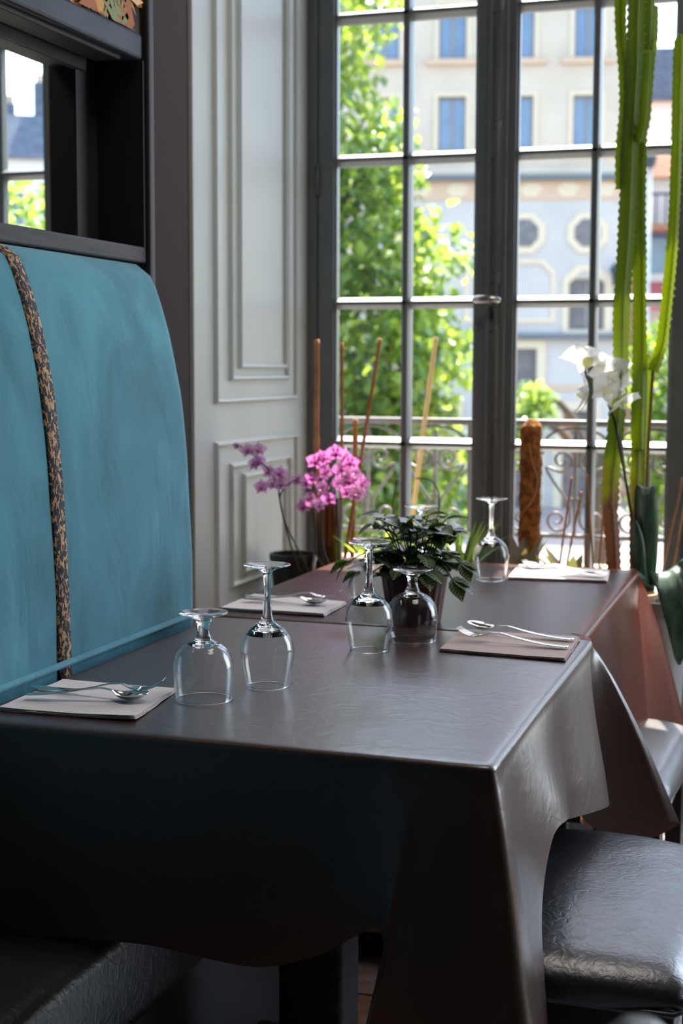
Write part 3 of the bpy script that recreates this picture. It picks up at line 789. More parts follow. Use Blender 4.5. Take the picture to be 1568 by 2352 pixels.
# fittonia on the near/far table
px, py = -.745, 2.715
pl = thing('potted_plant', 'leafy veined plant in a ribbed brown pot on the tables between glasses', 'plant', (px, py, ZT))
pot('', px, py, ZT+.0008, .050, .064, .100, M_pot_brown, parent=pl, ribs=22, n=132)
lm = leaf_obj_mesh('leaf', .052, .034, M_fit, .3, 7, .22)
random.seed(11)
for k in range(50):
    a = 2*PI*k/34*3.1; rad = random.uniform(.02, .095); h = .13+.085*random.random()*(1-rad*3)+.01
    if rad > .08: h = random.uniform(.085, .135)
    if k > 33: rad = random.uniform(.045, .075); h = random.uniform(.105, .135)
    top = Vector((px+rad*math.cos(a), py+rad*.8*math.sin(a), ZT+h))
    b0 = Vector((px+rad*.25*math.cos(a), py+rad*.25*math.sin(a), ZT+.088))
    md = (b0+top)/2+Vector((0, 0, .02))
    MB().tube(spline([b0, md, top], 7), .0014, 5).build('stem', M_stem, pl, smooth=True)
    for q in range(4):
        an = a+q*PI/2+random.uniform(-.4, .4)
        d = Vector((math.cos(an), math.sin(an), random.uniform(-.35, .35)))
        put_leaf(lm, pl, 'leaf', top-Vector((0, 0, .010*(q//2))), d, random.uniform(-.4, .4), random.uniform(.65, 1.1))
for tip, le in (((-.885, 2.74, .858), 1.), ((-.662, 2.68, .842), 1.), ((-.655, 2.72, .868), .9), ((-.86, 2.72, .84), .8)):
    b0 = Vector((px+(tip[0]-px)*.3, py, ZT+.09)); tp = Vector(tip)
    MB().tube(spline([b0, (b0+tp)/2+Vector((0, 0, .03)), tp], 9), .0014, 5).build('stem', M_stem, pl, smooth=True)
    sgn = 1 if tip[0] > px else -1
    for an in (-.9, .1, .9): put_leaf(lm, pl, 'leaf', tp, (sgn*math.cos(an), math.sin(an)*.6, -.5+.3*an), .3, le)

# ------------------------------------------------------------------ orchids
def petal_mesh(name, L, W, m, cup=.25, n=7):
    V = []; F = []; k = 6
    for i in range(n+1):
        t = i/n; w = W/2*math.sin(PI*min(1, t**.62*.97+.02))
        if i == n: w *= .35
        for j in range(k+1):
            v = -1+2*j/k
            V.append((L*t*(1-.06*v*v), v*w, cup*L*(t*t*.5)-cup*w*v*v*.6+.0012*math.sin(t*9+v*4)))
    for i in range(n):
        for j in range(k): F.append((i*(k+1)+j, i*(k+1)+j+1, (i+1)*(k+1)+j+1, (i+1)*(k+1)+j))
    o = MB().add(V, F).build(name, m, None, smooth=True); me = o.data; bpy.data.objects.remove(o); return me
M_white_petal = mat('white_petal', (.86, .86, .84), .55, trans=(.9, .9, .88), tfac=.35)
M_white_lip = mat('lip', S('#d9d59a'), .5, trans=S('#e6e090'), tfac=.4)
M_pink = mat('pink_petal', S('#b866b0'), .55, trans=S('#d89cd0'), tfac=.38, var=S('#eedcec'), vscale=80, lo=.40, hi=.58)
M_magenta = mat('magenta_petal', S('#a02c86'), .5, trans=S('#d874c0'), tfac=.38, var=S('#f6e4f0'), vscale=85, lo=.42, hi=.56)
M_purple_lip = mat('purple_lip', S('#8a1f62'), .5)
def flower_set(pre, size, m, lipm):
    return dict(big=petal_mesh(pre, size*.52, size*.56, m, .15), small=petal_mesh(pre, size*.50, size*.34, m, .12), lip=petal_mesh(pre, size*.28, size*.24, lipm, .6, 4))
FS_w = flower_set('petal', .118, M_white_petal, M_white_lip)
FS_p = flower_set('petal', .060, M_pink, M_purple_lip)
FS_m = flower_set('petal', .058, M_magenta, M_purple_lip)
def flower(parent, fs, pos, face, spin=0., sc=1., open_=1.):
    f = bpy.data.objects.new('flower', None); COL.objects.link(f); f.parent = parent; f.empty_display_size = .01
    q = Vector(face).normalized().to_track_quat('Z', 'Y')
    f.matrix_local = Matrix.Translation(Vector(pos)-wloc(parent)) @ q.to_matrix().to_4x4() @ Matrix.Rotation(spin, 4, 'Z') @ Matrix.Scale(sc, 4)
    for nm, ang, key, lift in (('petal', 0+.15, 'big', .1), ('petal', PI-.15, 'big', .1), ('sepal', PI/2, 'small', 0), ('sepal', -PI*.30, 'small', 0), ('sepal', -PI*.70, 'small', 0), ('lip', -PI/2, 'lip', -.7)):
        o = bpy.data.objects.new(nm, fs[key]); COL.objects.link(o); o.parent = f
        o.matrix_local = Matrix.Rotation(ang, 4, 'Z') @ Matrix.Rotation(lift-(1-open_)*1.0, 4, 'Y') @ Matrix.Translation((.001, 0, .002 if key == 'big' else 0))
    return f

SH = .5505
# white orchid
wo_ = thing('white_orchid', 'white moth orchid in a pale pot at the right, dark curved flower stalk', 'orchid', (-0.376, 3.679, 0.344))
stand = tag(MB().lathe([(0, 0), (.10, 0), (.10, .012), (.02, .02), (.018, .28), (.10, .285), (.11, .2995), (0, .2998)], 28, (-.385, 3.735, 0)).build('pot_stand', M_iron, smooth=True, auto=40),
            'dark metal pot stand under the white orchid', 'stand')
pot('', -.385, 3.735, .3005, .052, .068, .36, M_pot_pale, parent=wo_, n=40)
MB().tube(spline([(-0.417, 3.669, 0.668), (-0.434, 3.669, 0.762), (-0.448, 3.669, 0.826), (-0.460, 3.669, 0.912), (-0.476, 3.669, 0.987), (-0.491, 3.669, 1.062), (-0.504, 3.669, 1.114), (-0.530, 3.669, 1.173), (-0.562, 3.669, 1.199), (-0.575, 3.669, 1.226), (-0.572, 3.669, 1.261)], 40), .0032, 7).build('flower_stalk', mat('dark_stalk', S('#2e2a26'), .5), wo_, smooth=True)
MB().tube(spline([(-0.410, 3.688, 0.649), (-0.442, 3.688, 0.791), (-0.469, 3.688, 0.931), (-0.479, 3.688, 1.007), (-0.496, 3.688, 1.092), (-0.522, 3.688, 1.157)], 24), .0026, 7).build('support_cane', mat('brown_cane', S('#6a3a2c'), .5), wo_, smooth=True)
for p, f, s, c in (((-0.569, 3.650, 1.267), (-.15, -.55, -.75), .05, 1.12), ((-0.515, 3.660, 1.232), (.3, -.7, -.5), .3, .95), ((-0.519, 3.650, 1.192), (.55, -.7, -.2), -.4, .9),
                   ((-0.564, 3.650, 1.171), (-.9, -.1, .1), 1.2, .95), ((-0.476, 3.650, 1.160), (.5, -.2, -.75), .2, .85), ((-0.505, 3.679, 1.207), (.4, .8, -.3), .2, .85)):
    flower(wo_, FS_w, p, f, s, c, open_=.85 if s < 1 else .6)
def strap(pts, W, name, parent, m=M_leaf_dark, n=18, sidev=(1, 0, 0)):
    P = [Vector(p) for p in spline(pts, n)]; V = []; F = []
    for i, p in enumerate(P):
        t = i/(n-1); w = W/2*(.45+.55*math.sin(PI*min(1, t*1.15)))*(1 if t < .85 else math.sqrt(max(.02, (1-t)/.15)))
        tg = (P[min(i+1, n-1)]-P[max(i-1, 0)]).normalized(); sd = Vector(sidev); sd = (sd-tg*sd.dot(tg)).normalized(); nn = tg.cross(sd)
        V += [p-sd*w+nn*w*.28, p-sd*w*.5+nn*w*.05, p, p+sd*w*.5+nn*w*.05, p+sd*w+nn*w*.28]
    for i in range(n-1):
        for j in range(4): a = 5*i+j; F.append((a, a+1, a+6, a+5))
    o = MB().add(V, F).build(name, m, parent, smooth=True)
    so = o.modifiers.new('thick', 'SOLIDIFY'); so.thickness = .0018
    return o
strap([(-0.410, 3.679, 0.687), (-0.416, 3.679, 0.764), (-0.419, 3.669, 0.859), (-0.420, 3.650, 0.930), (-0.417, 3.621, 0.952), (-0.416, 3.593, 0.930)], .058, 'leaf', wo_)
strap([(-0.419, 3.679, 0.687), (-0.434, 3.669, 0.754), (-0.440, 3.660, 0.821), (-0.446, 3.650, 0.868)], .035, 'leaf', wo_)
strap([(-0.386, 3.669, 0.706), (-0.372, 3.631, 0.744), (-0.348, 3.593, 0.716), (-0.329, 3.564, 0.630), (-0.319, 3.545, 0.535)], .075, 'leaf', wo_, sidev=(.9, .3, .2))
strap([(-0.400, 3.660, 0.706), (-0.429, 3.621, 0.740), (-0.453, 3.593, 0.740), (-0.467, 3.574, 0.725)], .04, 'leaf', wo_, sidev=(0, 1, .3))
strap([(-0.372, 3.679, 0.706), (-0.324, 3.679, 0.764), (-0.276, 3.679, 0.744), (-0.238, 3.669, 0.668)], .065, 'leaf', wo_, sidev=(0, 1, 0))
random.seed(3)
for k in range(9):
    a = random.uniform(0, 6.28); b0 = Vector((-.385+.06*math.cos(a), 3.735+.06*math.sin(a), .655))
    MB().tube(spline([b0, b0+Vector((.03*math.cos(a), .03*math.sin(a), .01)), b0+Vector((.045*math.cos(a), .045*math.sin(a), -.06)), b0+Vector((.03*math.cos(a+.5), .05*math.sin(a+.5), -.12))], 10), .0022, 5).build('aerial_root', mat('root', S('#a39a86'), .7) if k == 0 else bpy.data.materials['root'], wo_, smooth=True)

# left pink orchid
po = thing('pink_orchid', 'pale pink orchid spray arching in front of the white panelling', 'orchid', (-1.345, 3.80, SH))
pot('', -1.345, 3.80, SH, .045, .056, .10, M_pot_dark, parent=po)
M_stalk = mat('green_stalk', S('#2c3020'), .5)
MB().tube(spline([(-1.343, 3.80, .64), (-1.345, 3.72, .70), (-1.338, 3.62, .799), (-1.350, 3.6, .878), (-1.358, 3.6, .923), (-1.374, 3.6, .957), (-1.429, 3.6, 1.013), (-1.478, 3.6, 1.034)], 30), .0022, 6).build('flower_stalk', M_stalk, po, smooth=True)
MB().tube(spline([(-1.335, 3.80, .64), (-1.325, 3.72, .71), (-1.345, 3.63, .82), (-1.352, 3.6, .90), (-1.325, 3.6, .935), (-1.300, 3.6, .95)], 20), .0020, 6).build('flower_stalk', M_stalk, po, smooth=True)
for k, p in enumerate([(-1.470, 3.60, 1.031), (-1.440, 3.595, 1.020), (-1.412, 3.60, 1.022), (-1.408, 3.59, .992), (-1.383, 3.60, .965), (-1.350, 3.595, .962), (-1.402, 3.595, .925), (-1.345, 3.59, .935), (-1.304, 3.60, .945), (-1.37, 3.60, .935), (-1.425, 3.60, .985)]):
    random.seed(k+4)
    flower(po, FS_p, p, (random.uniform(-.5, .7), -1, random.uniform(-.3, .4)), random.uniform(-.3, .3), .75 if k else .5, open_=1 if k else .4)
# right pink orchid cluster
pm = thing('magenta_orchid', 'dense magenta orchid cluster before the amber vase, sun on its petals', 'orchid', (-1.26, 3.78, SH))
pot('', -1.245, 3.80, SH, .045, .055, .10, M_pot_dark, parent=pm)
MB().tube(spline([(-1.25, 3.80, .64), (-1.29, 3.79, .72), (-1.300, 3.78, .80), (-1.291, 3.78, .88), (-1.27, 3.78, .95), (-1.24, 3.78, .99)], 20), .0024, 6).build('flower_stalk', M_stalk, pm, smooth=True)
MB().tube(spline([(-1.25, 3.80, .64), (-1.315, 3.79, .72), (-1.318, 3.78, .80), (-1.325, 3.77, .88), (-1.31, 3.76, .97)], 20), .0024, 6).build('flower_stalk', M_stalk, pm, smooth=True)
fl = [(-1.310, .985), (-1.285, .995), (-1.229, 1.000), (-1.205, .985), (-1.199, .955), (-1.316, .940), (-1.254, .926), (-1.217, .905), (-1.328, .880), (-1.266, .888), (-1.282, .955), (-1.341, .862), (-1.300, .910),
      (-1.240, .965), (-1.185, .925), (-1.21, .935), (-1.345, .925), (-1.245, 1.01), (-1.300, .865), (-1.190, .900)]
for k, (x, z) in enumerate(fl):
    random.seed(k+40)
    flower(pm, FS_m, (x, 3.76+random.uniform(-.025, .03), z), (random.uniform(-.6, .6), -1, random.uniform(-.5, .5)), random.uniform(-.5, .5), random.uniform(.75, 1.0))

# ------------------------------------------------------------------ canes, vase, bins
def cane(p0, p1, r, label, nodes=(.45,), group=None, m=M_cane):
    p0, p1 = Vector(p0), Vector(p1); n = 40; pts = []; rad = []
    for i in range(n+1):
        t = i/n; p = p0.lerp(p1, t); p.x += .0025*noise.noise(Vector((t*3, p0.x*9, 0))); pts.append(p)
        k = 1.
        for q in nodes:
            if abs(t-q) < .014: k = 1.28
        if t > .97: k = 1.12
        rad.append(r*k*(1-.15*t))
    o = MB().tube(pts, rad, 9).build('cane', m, None, smooth=True); return tag(o, label, 'cane', group)
GC = 'bamboo canes standing in the window'
cane((-1.371, 3.95, SH), (-1.374, 3.95, 1.313), .0085, 'thick bamboo cane before the left window frame, leftmost cane', (.15, .62), GC)
cane((-1.300, 3.95, SH), (-1.299, 3.95, 1.304), .0055, 'thin upright cane just right of the left window stile', (.7,), GC)
cane((-1.318, 3.97, SH), (-1.188, 3.95, 1.315), .0060, 'slanting cane leaning right across the first pane column', (.55, .85), GC)
cane((-1.284, 4.00, SH), (-1.275, 4.00, 1.090), .0075, 'short stub cane between the taller canes, behind the magenta orchid', (.9,), GC)
cane((-1.335, 4.75, .565), (-1.238, 4.75, 1.335), .0085, 'pale cane added outside the glass for the reflection of the inner canes', (.5, .8), GC, mat('reflected_cane', S('#b99a62'), .6, trans=S('#c9a96a'), tfac=.2))  # reflection of the canes in the glass, modelled as an added cane

vs_ = thing('amber_vase', 'tall amber glass vase holding dark stems, in the left window corner', 'vase', (-1.318, 3.885, SH))
M_amber = mat('amber_glass', S('#4e3622'), .12, trans=S('#a8763e'), tfac=.26)
MB().lathe([(0, 0), (.034, 0), (.035, .1), (.036, .32), (.035, .32), (.0335, .10), (.032, .004), (0, .004)], 36, (-1.312, 3.89, SH+.0005)).build('body', M_amber, vs_, smooth=True, auto=50)
for k in range(5):
    x = -1.338+.012*k
    MB().tube([(x, 3.87+.008*(k % 3), SH+.01), (x-.004+.003*k, 3.868+.008*(k % 2), .875)], .0035, 7).build('stem', M_pot_dark, vs_, smooth=True)
db = thing('dark_planter', 'black round planter behind the far table beside the white panelling', 'planter', (-1.41, 3.90, SH))
pot('', -1.425, 3.90, SH, .052, .064, .162, M_pot_dark, parent=db)

# bright spiky plant and spider plant
def rosette(name, label, x, y, z, n, L, W, m, seed, potm=M_pot_dark, up_=.9, potr=.05, poth=.11, spread=1.):
    o = thing(name, label, 'plant', (x, y, z))
    pot('', x, y, z, potr*.8, potr, poth, potm, parent=o)
    random.seed(seed)
    for k in range(n):
        a = 2*PI*k/n*2.4; e = random.uniform(.35, 1.0)*spread
        d = Vector((math.cos(a)*e, math.sin(a)*e, up_))
        mb_ = MB(); leafmesh(mb_, (x+.01*math.cos(a), y+.01*math.sin(a), z+poth*.9), d, (0, 0, 1) if abs(d.normalized().z) < .95 else (1, 0, 0), L*random.uniform(.7, 1.1), W, .25, 8, .35)
        mb_.build('leaf', m, o, smooth=True)
    return o
rosette('spider_plant', 'bright yellow green spiky plant behind the veined pot plant', -1.135, 3.84, SH, 16, .25, .022, M_leaf_bright, 2)
rosette('dracaena', 'fine spiky green plant at the foot of the left sash', -.965, 3.98, SH, 24, .23, .014, M_leaf, 8)
rosette('succulent', 'red-edged succulent in a clay bowl right of the moss pole', -.640, 3.87, SH, 12, .17, .036, mat('red_green_leaf', S('#5f7048'), .5, trans=S('#8a8a4a'), tfac=.25, var=S('#a0685a'), vscale=14), 12, M_pot_clay, potr=.065, poth=.10, up_=.8)
rosette('bromeliad', 'brownish pointed leaves at the foot of the moss pole', -.775, 3.90, SH, 9, .19, .034, mat('dull_leaf', S('#6b6250'), .5, trans=S('#86764a'), tfac=.2), 14, M_pot_dark, up_=1.3)
tw = tag(MB().tube(spline([(-1.115, 3.80, .56), (-1.10, 3.80, .81), (-1.105, 3.80, .87), (-1.092, 3.80, .94)], 16), .0022, 6).tube(spline([(-1.03, 3.83, .70), (-.985, 3.83, .86), (-1.00, 3.83, .93), (-1.05, 3.83, .94)], 14), .0018, 6).build('twig', M_pot_dark, None, smooth=True),
         'thin dark twigs rising from behind the veined plant', 'twig')

# moss pole
mp_ = thing('moss_pole', 'fibrous brown coir moss pole standing before the right sash', 'moss pole', (-.776, 4.02, SH))
M_coir = mat('coir', S('#bd7d3c'), .95, var=S('#6e3f1c'), vscale=45, bump=1., bscale=120, bdist=.01, trans=S('#c07a30'), tfac=.12)
V = []; F = []; nz, na = 90, 36
for i in range(nz+1):
    z = SH+.10+(1.095-SH-.10)*i/nz; c = (-.776+.010*noise.noise(Vector((0, 0, z*4))), 4.02)
    for j in range(na):
        a = 2*PI*j/na; r = .0285*(1+.20*noise.noise(Vector((math.cos(a)*2.2, math.sin(a)*2.2, z*28)))+.10*noise.noise(Vector((math.cos(a)*6, math.sin(a)*6, z*90))))
        if i > nz-4: r *= 1-.12*(i-nz+4)
        V.append((c[0]+r*math.cos(a), c[1]+r*math.sin(a), z))
for i in range(nz):
    for j in range(na): F.append((i*na+j, i*na+(j+1) % na, (i+1)*na+(j+1) % na, (i+1)*na+j))
F.append(tuple(nz*na+j for j in range(na)))
MB().add(V, F).build('pole', M_coir, mp_, smooth=True)
fb = MB(); random.seed(9)
for k in range(420):
    z = random.uniform(.66, 1.09); a = random.uniform(0, 6.28); p = Vector((-.776+.027*math.cos(a), 4.02+.027*math.sin(a), z))
    d = Vector((math.cos(a), math.sin(a), random.uniform(-.8, .8)))*random.uniform(.004, .012)
    fb.tube([p, p+d*.6, p+d+Vector((0, 0, .002))], .0005, 3, cap=False)
tag(fb.build('fibres', M_coir, mp_), kind='stuff')
MB().tube(spline([(-.775, 3.99, 1.03), (-.765, 3.985, .98), (-.75, 3.99, .93), (-.76, 3.985, .88), (-.79, 3.985, .84)], 16), .0028, 6).build('aerial_root', M_cane, mp_, smooth=True)
pot('', -.776, 4.02, SH, .045, .06, .12, M_pot_dark, parent=mp_)

# dry canes around the cacti
GS = 'dry orange sticks among the pots'
for k, (a, b, lab) in enumerate([((-.696, 3.95, SH), (-.650, 3.95, .945), 'dry orange stick right of the moss pole, leaning right'),
                                 ((-.690, 3.98, SH), (-.628, 3.98, .905), 'dry orange stick crossing another one right of the moss pole'),
                                 ((-.574, 3.95, SH), (-.610, 3.95, .955), 'dry orange stick left of the cactus stems, leaning left'),
                                 ((-.590, 4.02, SH), (-.560, 4.02, 1.100), 'longest thin dry stick, beside the right sash muntin'),
                                 ((-.588, 3.90, SH), (-.600, 3.90, .800), 'shortest orange stick low beside the cactus base'),
                                 ((-.395, 3.92, .56), (-.350, 3.92, .90), 'reddish stick at the far right edge'),
                                 ((-.43, 3.96, .56), (-.362, 3.96, .95), 'sunlit bent stick above the right orchid leaves')]):
    cane(a, b, .0032, lab, (.6,), GS)

# ------------------------------------------------------------------ cacti
M_cactus = mat('cactus_skin', S('#48661c'), .5, trans=S('#cfdc20'), tfac=.44, var=S('#647e26'), vscale=7, bump=.1, bscale=60)
M_cactus_base = mat('cactus_bark', S('#8a6a48'), .7, trans=S('#a0603a'), tfac=.25, var=S('#6f7a30'), vscale=9)
def trunk_mat():
    m = mat('cactus_trunk_skin', S('#73862a'), .55, trans=S('#d4dc20'), tfac=.33); nt = m.node_tree
    tc = nt.nodes.new('ShaderNodeTexCoord'); sp = nt.nodes.new('ShaderNodeSeparateXYZ'); nt.links.new(tc.outputs['Object'], sp.inputs[0])
    n = nt.nodes.new('ShaderNodeTexNoise'); n.inputs['Scale'].default_value = 14; nt.links.new(tc.outputs['Object'], n.inputs['Vector'])
    ma = nt.nodes.new('ShaderNodeMath'); ma.operation = 'MULTIPLY_ADD'; ma.inputs[1].default_value = .42
    nt.links.new(n.outputs['Fac'], ma.inputs[0]); nt.links.new(sp.outputs['Z'], ma.inputs[2])
    for tgt, c0, c1 in ((nt.nodes['Principled BSDF'].inputs['Base Color'], '#8f7054', '#48661c'), ([x for x in nt.nodes if x.type == 'BSDF_TRANSLUCENT'][0].inputs[0], '#9a6a4c', '#cfdc20')):
        rp = nt.nodes.new('ShaderNodeValToRGB'); rp.color_ramp.elements[0].position = .52; rp.color_ramp.elements[1].position = .68
        rp.color_ramp.elements[0].color = (*S(c0), 1); rp.color_ramp.elements[1].color = (*S(c1), 1)
        nt.links.new(ma.outputs[0], rp.inputs[0]); nt.links.new(rp.outputs[0], tgt)
    return m
M_trunk = trunk_mat()
M_spine = mat('spine', S('#cfc4a0'), .5, trans=S('#e0d0a0'), tfac=.3)
def rib_column(pts, R0, parent, m, ribs=4, n=None, tip=True, rot=0., rb=1.):
    n = n or max(24, int(sum((Vector(pts[i+1])-Vector(pts[i])).length for i in range(len(pts)-1))/.0042))
    P = [Vector(p) for p in spline(pts, n)]; V = []; F = []; K = ribs*4
    sp = MB(); Ltot = 0
    for i, p in enumerate(P):
        if i: Ltot += (P[i]-P[i-1]).length
        t = i/(n-1)
        tg = (P[min(i+1, n-1)]-P[max(i-1, 0)]).normalized(); ax = Vector((1, 0, 0)); ax = (ax-tg*ax.dot(tg)).normalized(); ay = tg.cross(ax)
        env = 1.
        if tip and t > .93: env = math.sqrt(max(.01, 1-((t-.93)/.07)**2))
        env *= 1+.10*noise.noise(Vector((p.x*4, rot, Ltot*9)))
        scal = .5+.5*math.cos(Ltot*2*PI/.019)
        for j in range(K):
            a = 2*PI*j/K+rot; q = j % 4
            r = R0*env*((1.0+.20*scal) if q == 0 else (.46 if q in (1, 3) else .40))
            V.append(p+(ax*math.cos(a)+ay*math.sin(a))*r)
        if scal > .93 and i % 2 == 0:
            for j in range(ribs):
                a = 2*PI*j*4/K+rot
                for s_ in (-.35, .35):
                    d = (ax*math.cos(a+s_)+ay*math.sin(a+s_)); b0 = p+(ax*math.cos(a)+ay*math.sin(a))*R0*env*1.1
                    sp.tube([b0, b0+d*.0055], [.0008, .0002], 4, cap=False)
    for i in range(n-1):
        for j in range(K): F.append((i*K+j, i*K+(j+1) % K, (i+1)*K+(j+1) % K, (i+1)*K+j))
    F.append(tuple((n-1)*K+j for j in range(K))); F.append(tuple(range(K))[::-1])
    st = MB().add(V, F).build('stem', m, parent, smooth=True, auto=65)
    tag(sp.build('spines', M_spine, st, world=False), kind='stuff') if parent is None else None
    if parent is not None:
        off = wloc(parent); sp.v = [(v[0]-off.x, v[1]-off.y, v[2]-off.z) for v in sp.v]
        tag(sp.build('spines', M_spine, st, world=False), kind='stuff')
    return st
ca = thing('cactus', 'tall green ribbed cactus with many upright stems at the right window', 'cactus', (-.475, 3.76, SH))
pot('', -.475, 3.765, SH, .055, .075, .12, M_pot_clay, parent=ca)
rib_column([(-0.494, 3.685, 0.699), (-0.500, 3.685, 0.783), (-0.510, 3.685, 0.898)], 0.0169, ca, M_trunk, tip=False, rot=.5)
rib_column([(-0.510, 3.685, 0.895), (-0.509, 3.685, 0.969), (-0.501, 3.685, 1.071), (-0.492, 3.685, 1.232), (-0.492, 3.685, 1.391), (-0.485, 3.685, 1.538), (-0.482, 3.685, 1.653), (-0.479, 3.685, 1.808), (-0.474, 3.685, 1.961), (-0.473, 3.685, 2.115), (-0.471, 3.685, 2.248)], 0.0191, ca, M_trunk, rot=.35)
rib_column([(-0.499, 3.690, 1.670), (-0.501, 3.690, 1.763), (-0.495, 3.690, 1.860), (-0.497, 3.685, 1.949), (-0.509, 3.685, 2.055), (-0.512, 3.685, 2.229)], 0.0133, ca, M_cactus, rot=.1)
rib_column([(-0.446, 3.735, 0.698), (-0.450, 3.735, 0.829), (-0.451, 3.735, 0.923), (-0.450, 3.735, 1.035)], 0.0155, ca, M_trunk, tip=False, rot=.2)
rib_column([(-0.450, 3.735, 1.030), (-0.452, 3.735, 1.109), (-0.452, 3.735, 1.232), (-0.455, 3.735, 1.392), (-0.459, 3.735, 1.542), (-0.463, 3.735, 1.658), (-0.464, 3.735, 1.784), (-0.464, 3.735, 1.919), (-0.454, 3.735, 2.043), (-0.454, 3.735, 2.239)], 0.0176, ca, M_trunk, rot=.6)
rib_column([(-0.461, 3.690, 1.782), (-0.447, 3.675, 1.827), (-0.442, 3.665, 1.884), (-0.439, 3.665, 1.935), (-0.438, 3.665, 1.991)], 0.0126, ca, M_cactus, rot=.3)
rib_column([(-0.454, 3.775, 1.950), (-0.448, 3.785, 1.988), (-0.442, 3.785, 2.052), (-0.442, 3.785, 2.123)], 0.0094, ca, M_cactus, rot=.3)
rib_column([(-0.444, 3.815, 0.697), (-0.443, 3.815, 0.956), (-0.442, 3.815, 1.122), (-0.443, 3.815, 1.273)], 0.0094, ca, M_cactus, rot=.1)
rib_column([(-0.421, 3.755, 1.229), (-0.411, 3.755, 1.261), (-0.400, 3.755, 1.307), (-0.392, 3.755, 1.392), (-0.384, 3.755, 1.499), (-0.379, 3.755, 1.604), (-0.377, 3.755, 1.761), (-0.377, 3.755, 1.918), (-0.377, 3.755, 2.044)], 0.0137, ca, M_cactus, rot=.5)
MB().tube(spline([(-0.428, 3.795, 0.698), (-0.432, 3.785, 0.969), (-0.426, 3.775, 1.156), (-0.420, 3.755, 1.235)], 20), .0045, 7).build('thin_branch', M_cactus_base, ca, smooth=True)

# ------------------------------------------------------------------ balcony railing
struct('trim_1', MB().box(-2.6, 2.5, 4.42, 5.10, .46, .560), M_stone, bevel=.01)     # stone ledge outside the window
rl = thing('balcony_railing', 'wrought iron balcony railing with heart-shaped scrolls outside the window', 'railing', (0, 4.95, .56))
YR = 4.95
MB().box(-2.4, 1.6, YR-.022, YR+.022, 1.040, 1.062).build('top_rail', M_iron, rl, bevel=.005)
MB().box(-2.4, 1.6, YR-.010, YR+.010, .662, .678).build('bottom_rail', M_iron, rl, bevel=.003)
def curl(cx, cz, r0, r1, a0, a1, n=22):
    return [(cx+lerp(r0, r1, i/(n-1))*math.cos(lerp(a0, a1, i/(n-1))), cz+lerp(r0, r1, i/(n-1))*math.sin(lerp(a0, a1, i/(n-1)))) for i in range(n)]
def scroll_pts(s):
    # upper curl (small centre) -> out -> diagonal to the middle -> lower curl
    up_c = curl(.050, .925, .010, .042, R(60), R(60)+R(-450)+R(0), 26)[:]         # spirals outwards, ends at the lower right
    pts = [(x, z) for x, z in curl(.046, .926, .008, .040, R(150), R(150)+R(500), 30)]
    end = pts[-1]
    path = pts+[(.100, .905), (.085, .872), (.045, .815), (.022, .782)]
    lo = curl(.060, .725, .044, .010, R(170), R(170)+R(470), 28)
    path += [(.018, .755)]+lo
    return [(s*x, z) for x, z in path]
sc_meshes = {}
for s in (1, -1):
    P = [(x, 0, z) for x, z in spline([(x, z) for x, z in scroll_pts(s)], 110)]
    o = MB().tube(P, .0052, 6, sx=1.5).build('scroll', M_iron, None, smooth=True); sc_meshes[s] = o.data; bpy.data.objects.remove(o)
A = [(.108*math.cos(a), 0, .978+.055*math.sin(a)) for a in [PI*i/20 for i in range(21)]]
A = [(.112, 0, .945)]+A+[(-.112, 0, .945)]
o = MB().tube(spline(A, 40), .0050, 6, sx=1.5).build('arch', M_iron, None, smooth=True); arch_me = o.data; bpy.data.objects.remove(o)
fin = MB().lathe([(0, 0), (.008, .004), (.013, .016), (.010, .03), (.004, .042), (.002, .05), (0, .052)], 10, (0, 0, .975)).lathe([(0, 0), (.010, 0), (.010, .012), (0, .012)], 8, (0, 0, .955))
fin.box(-.020, .020, -.006, .006, .905, .915).box(-.016, .016, -.006, .006, .790, .800)
o = fin.build('finial', M_iron, None, smooth=False); fin_me = o.data; bpy.data.objects.remove(o)
o = MB().box(-.0055, .0055, -.0055, .0055, .678, .96).build('baluster', M_iron, None); bal_me = o.data; bpy.data.objects.remove(o)
o = MB().box(-.006, .006, -.006, .006, .678, 1.04).build('baluster', M_iron, None); bal2_me = o.data; bpy.data.objects.remove(o)
for k in range(-3, 11):
    x = -1.530+k*.2425
    for me, nm in ((sc_meshes[1], 'scroll'), (sc_meshes[-1], 'scroll'), (arch_me, 'arch'), (fin_me, 'finial'), (bal_me, 'baluster')):
        share(nm, me, rl, (x, 0, -.56))
    share('baluster', bal2_me, rl, (x+.12125, 0, -.56))
for x in (-2.38, 1.58): MB().box(x-.012, x+.012, YR-.012, YR+.012, .56, 1.04).build('post', M_iron, rl)

# ------------------------------------------------------------------ outside: street and buildings
GZ = -3.25
M_street = mat('asphalt', S('#8d8783'), .9, var=S('#7b7573'), vscale=.6)
tag(MB().box(-60, 60, 4.6, 110, GZ-.1, GZ).build('street', M_street), kind='structure')
tag(MB().box(-4, 4, 4.42, 4.6, GZ, .5).build('wall_outside', M_stone), kind='structure')

M_cream = mat('cream_render', S('#cfc2ad'), .9, var=S('#c5b8a3'), vscale=.8)
M_lav = mat('blue_render', S('#c6c0b8'), .9, var=S('#bcb7b0'), vscale=.8)
M_trim = mat('cream_trim', S('#d8c8ab'), .85)
M_frieze = mat('orange_frieze', S('#cdb296'), .85)
M_dkledge = mat('dark_ledge', S('#676d72'), .7)
M_skygl = mat('sky_window_glass', S('#56728f'), .08, spec=.8, var=S('#6985a3'), vscale=.9)  # blue sky reflection put into the pane colour
M_greygl = mat('grey_window_glass', S('#5d5a5c'), .2, var=S('#746e6e'), vscale=3)
M_winframe = mat('grey_window_frame', S('#8c8a86'), .6)

